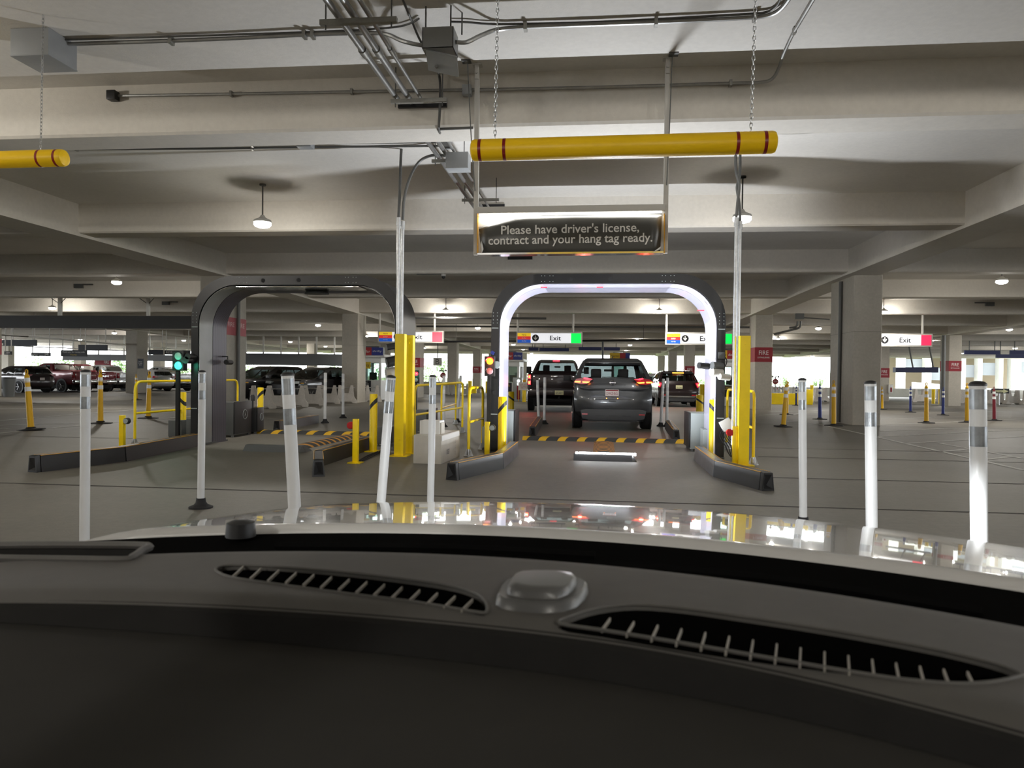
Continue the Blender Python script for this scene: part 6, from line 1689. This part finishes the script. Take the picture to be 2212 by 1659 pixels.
def smooth_loop(pts):
    pts = [Vector(p) for p in pts]; n = len(pts); out = []
    for i in range(n):
        a, p, c, d = pts[i - 1], pts[i], pts[(i + 1) % n], pts[(i + 2) % n]
        for k in range(3):
            t = k / 3; out.append(.5 * ((2 * p) + (c - a) * t + (2 * a - 5 * p + 4 * c - d) * t * t + (3 * p - a - 3 * c + d) * t ** 3))
    return out
loops = {k: smooth_loop([dl(*p) for p in v]) for k, v in (('VL', VL), ('VR', VR), ('SP', SP))}
cuts = [cutter(loops['VL']), cutter(loops['VR']), cutter(loops['SP'], .03)]
for co in cuts:
    md = dash.modifiers.new('cut', 'BOOLEAN'); md.object = co; md.operation = 'DIFFERENCE'; md.solver = 'EXACT'
bpy.context.view_layer.update()
me = bpy.data.meshes.new_from_object(dash.evaluated_get(bpy.context.evaluated_depsgraph_get()))
dash.modifiers.clear(); dash.data = me; me.materials.clear(); me.materials.append(M['dash'])
for p in me.polygons: p.material_index = 0
me.set_sharp_from_angle(angle=R(40))
for co in cuts: bpy.data.objects.remove(co)
def rim(loop, r, lift, nm, m, parent):
    b = MB(False); L = list(loop) + [loop[0]]; b.tube([p + Vector((0, 0, lift)) for p in L], r, 6, False); return b.build(nm, M[m], parent, True)
def pit(loop, nm, depth, m='pit', grow=1.0):
    c = sum(loop, Vector()) / len(loop); b = MB(False)
    up_ = [c + (p - c) * .985 for p in loop]; n = len(up_)
    lo = [Vector((p.x, p.y, p.z - depth)) for p in up_]
    b.loft([[p - Vector((0, 0, .006)) for p in up_], lo], caps=False); b.add(lo, [tuple(range(n))])
    return b.build(nm, M[m], own)
vl = pit(loops['VL'], 'defroster_vent', .055); vr = pit(loops['VR'], 'defroster_vent', .055); sp = pit(loops['SP'], 'speaker_recess', .022, 'dash_dark')
rim(loops['VL'], .002, .0, 'vent_rim', 'dash', vl); rim(loops['VR'], .002, .0, 'vent_rim', 'dash', vr); rim(loops['SP'], .006, .001, 'speaker_rim', 'dash', sp)
def slat(p0, p1, parent, th=.0008):
    a, c = dl(*p0), dl(*p1); d = (c - a); s = Vector((d.y, -d.x, 0)).normalized() * th; dn = Vector((0, 0, -.004))
    a = a + Vector((0, 0, .001)); c = c + Vector((0, 0, .000))
    b = MB(False); b.add([a - s, a + s, c + s, c - s, a - s + dn, a + s + dn, c + s + dn, c - s + dn], [(0, 1, 2, 3), (7, 6, 5, 4), (0, 4, 5, 1), (1, 5, 6, 2), (2, 6, 7, 3), (3, 7, 4, 0)])
    b.build('slat', M['slat'], parent)
for k in range(14):
    f = k / 13; x = 502 + f * 495; yb = 1246 + f * 73 - 5 * math.sin(math.pi * f); slat((x, yb), (x + 24, yb - 24 - 2 * f), vl)
for k in range(16):
    f = k / 15; x = 1300 + f * 802; yb = 1361 + 152 * f - 36 * f ** 3.2; slat((x, yb), (x + 18 - 30 * f, yb - 27 - 12 * math.sin(math.pi * f)), vr)
# light sensor in the middle of the pad
def rrect(px, k): 
    c = Vector((sum(p[0] for p in px) / 4, sum(p[1] for p in px) / 4)); return [tuple(c + (Vector(p) - c) * k) for p in px]
SQ = [(1112, 1262), (1240, 1262), (1268, 1283), (1216, 1322), (1085, 1314), (1080, 1290)]
sl = smooth_loop([dl(*p) for p in SQ]); c0 = sum(sl, Vector()) / len(sl)
def lay(k, z): return [Vector((c0.x + (p.x - c0.x) * k, c0.y + (p.y - c0.y) * k, dz(c0.x, c0.y) + z)) for p in sl]
b = MB(False); b.loft([lay(1.04, -.004), lay(1.0, .008), lay(.94, .011), lay(.84, .0105)]); o = b.build('sensor_base', M['sensor'], own, True)
b = MB(False); b.loft([lay(.78, .008), lay(.76, .017), lay(.70, .0205), lay(.5, .0215)]); b.build('sensor_cap', M['sensor'], o, True)
b = MB(False)
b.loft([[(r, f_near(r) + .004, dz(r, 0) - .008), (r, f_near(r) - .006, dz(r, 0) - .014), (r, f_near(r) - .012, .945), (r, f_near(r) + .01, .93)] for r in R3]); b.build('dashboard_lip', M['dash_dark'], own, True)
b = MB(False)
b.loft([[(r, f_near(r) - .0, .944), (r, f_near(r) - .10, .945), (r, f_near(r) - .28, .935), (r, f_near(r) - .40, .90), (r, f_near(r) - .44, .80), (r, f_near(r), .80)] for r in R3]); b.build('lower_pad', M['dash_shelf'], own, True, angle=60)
# roof, doors and seats close the cabin round the camera
b = MB(False); b.loft([[(r, .02 - .1 * r * r, 1.56 - .05 * r * r), (r, -1.9, 1.58 - .05 * r * r), (r, -1.9, 1.62 - .05 * r * r), (r, .02 - .1 * r * r, 1.60 - .05 * r * r)] for r in [-.68 + .136 * i for i in range(11)]]); b.build('roof', M['roof_liner'], own, True)
for s in (-1, 1):
    b = MB(False); b.box(*sorted((s * .86, s * .92)), -2.2, .9, .35, .95); b.build('door', M['dash_dark'], own)
b = MB(False); b.box(-.9, .9, -2.3, -2.2, .35, 1.58); b.build('rear_wall', M['dash_dark'], own)
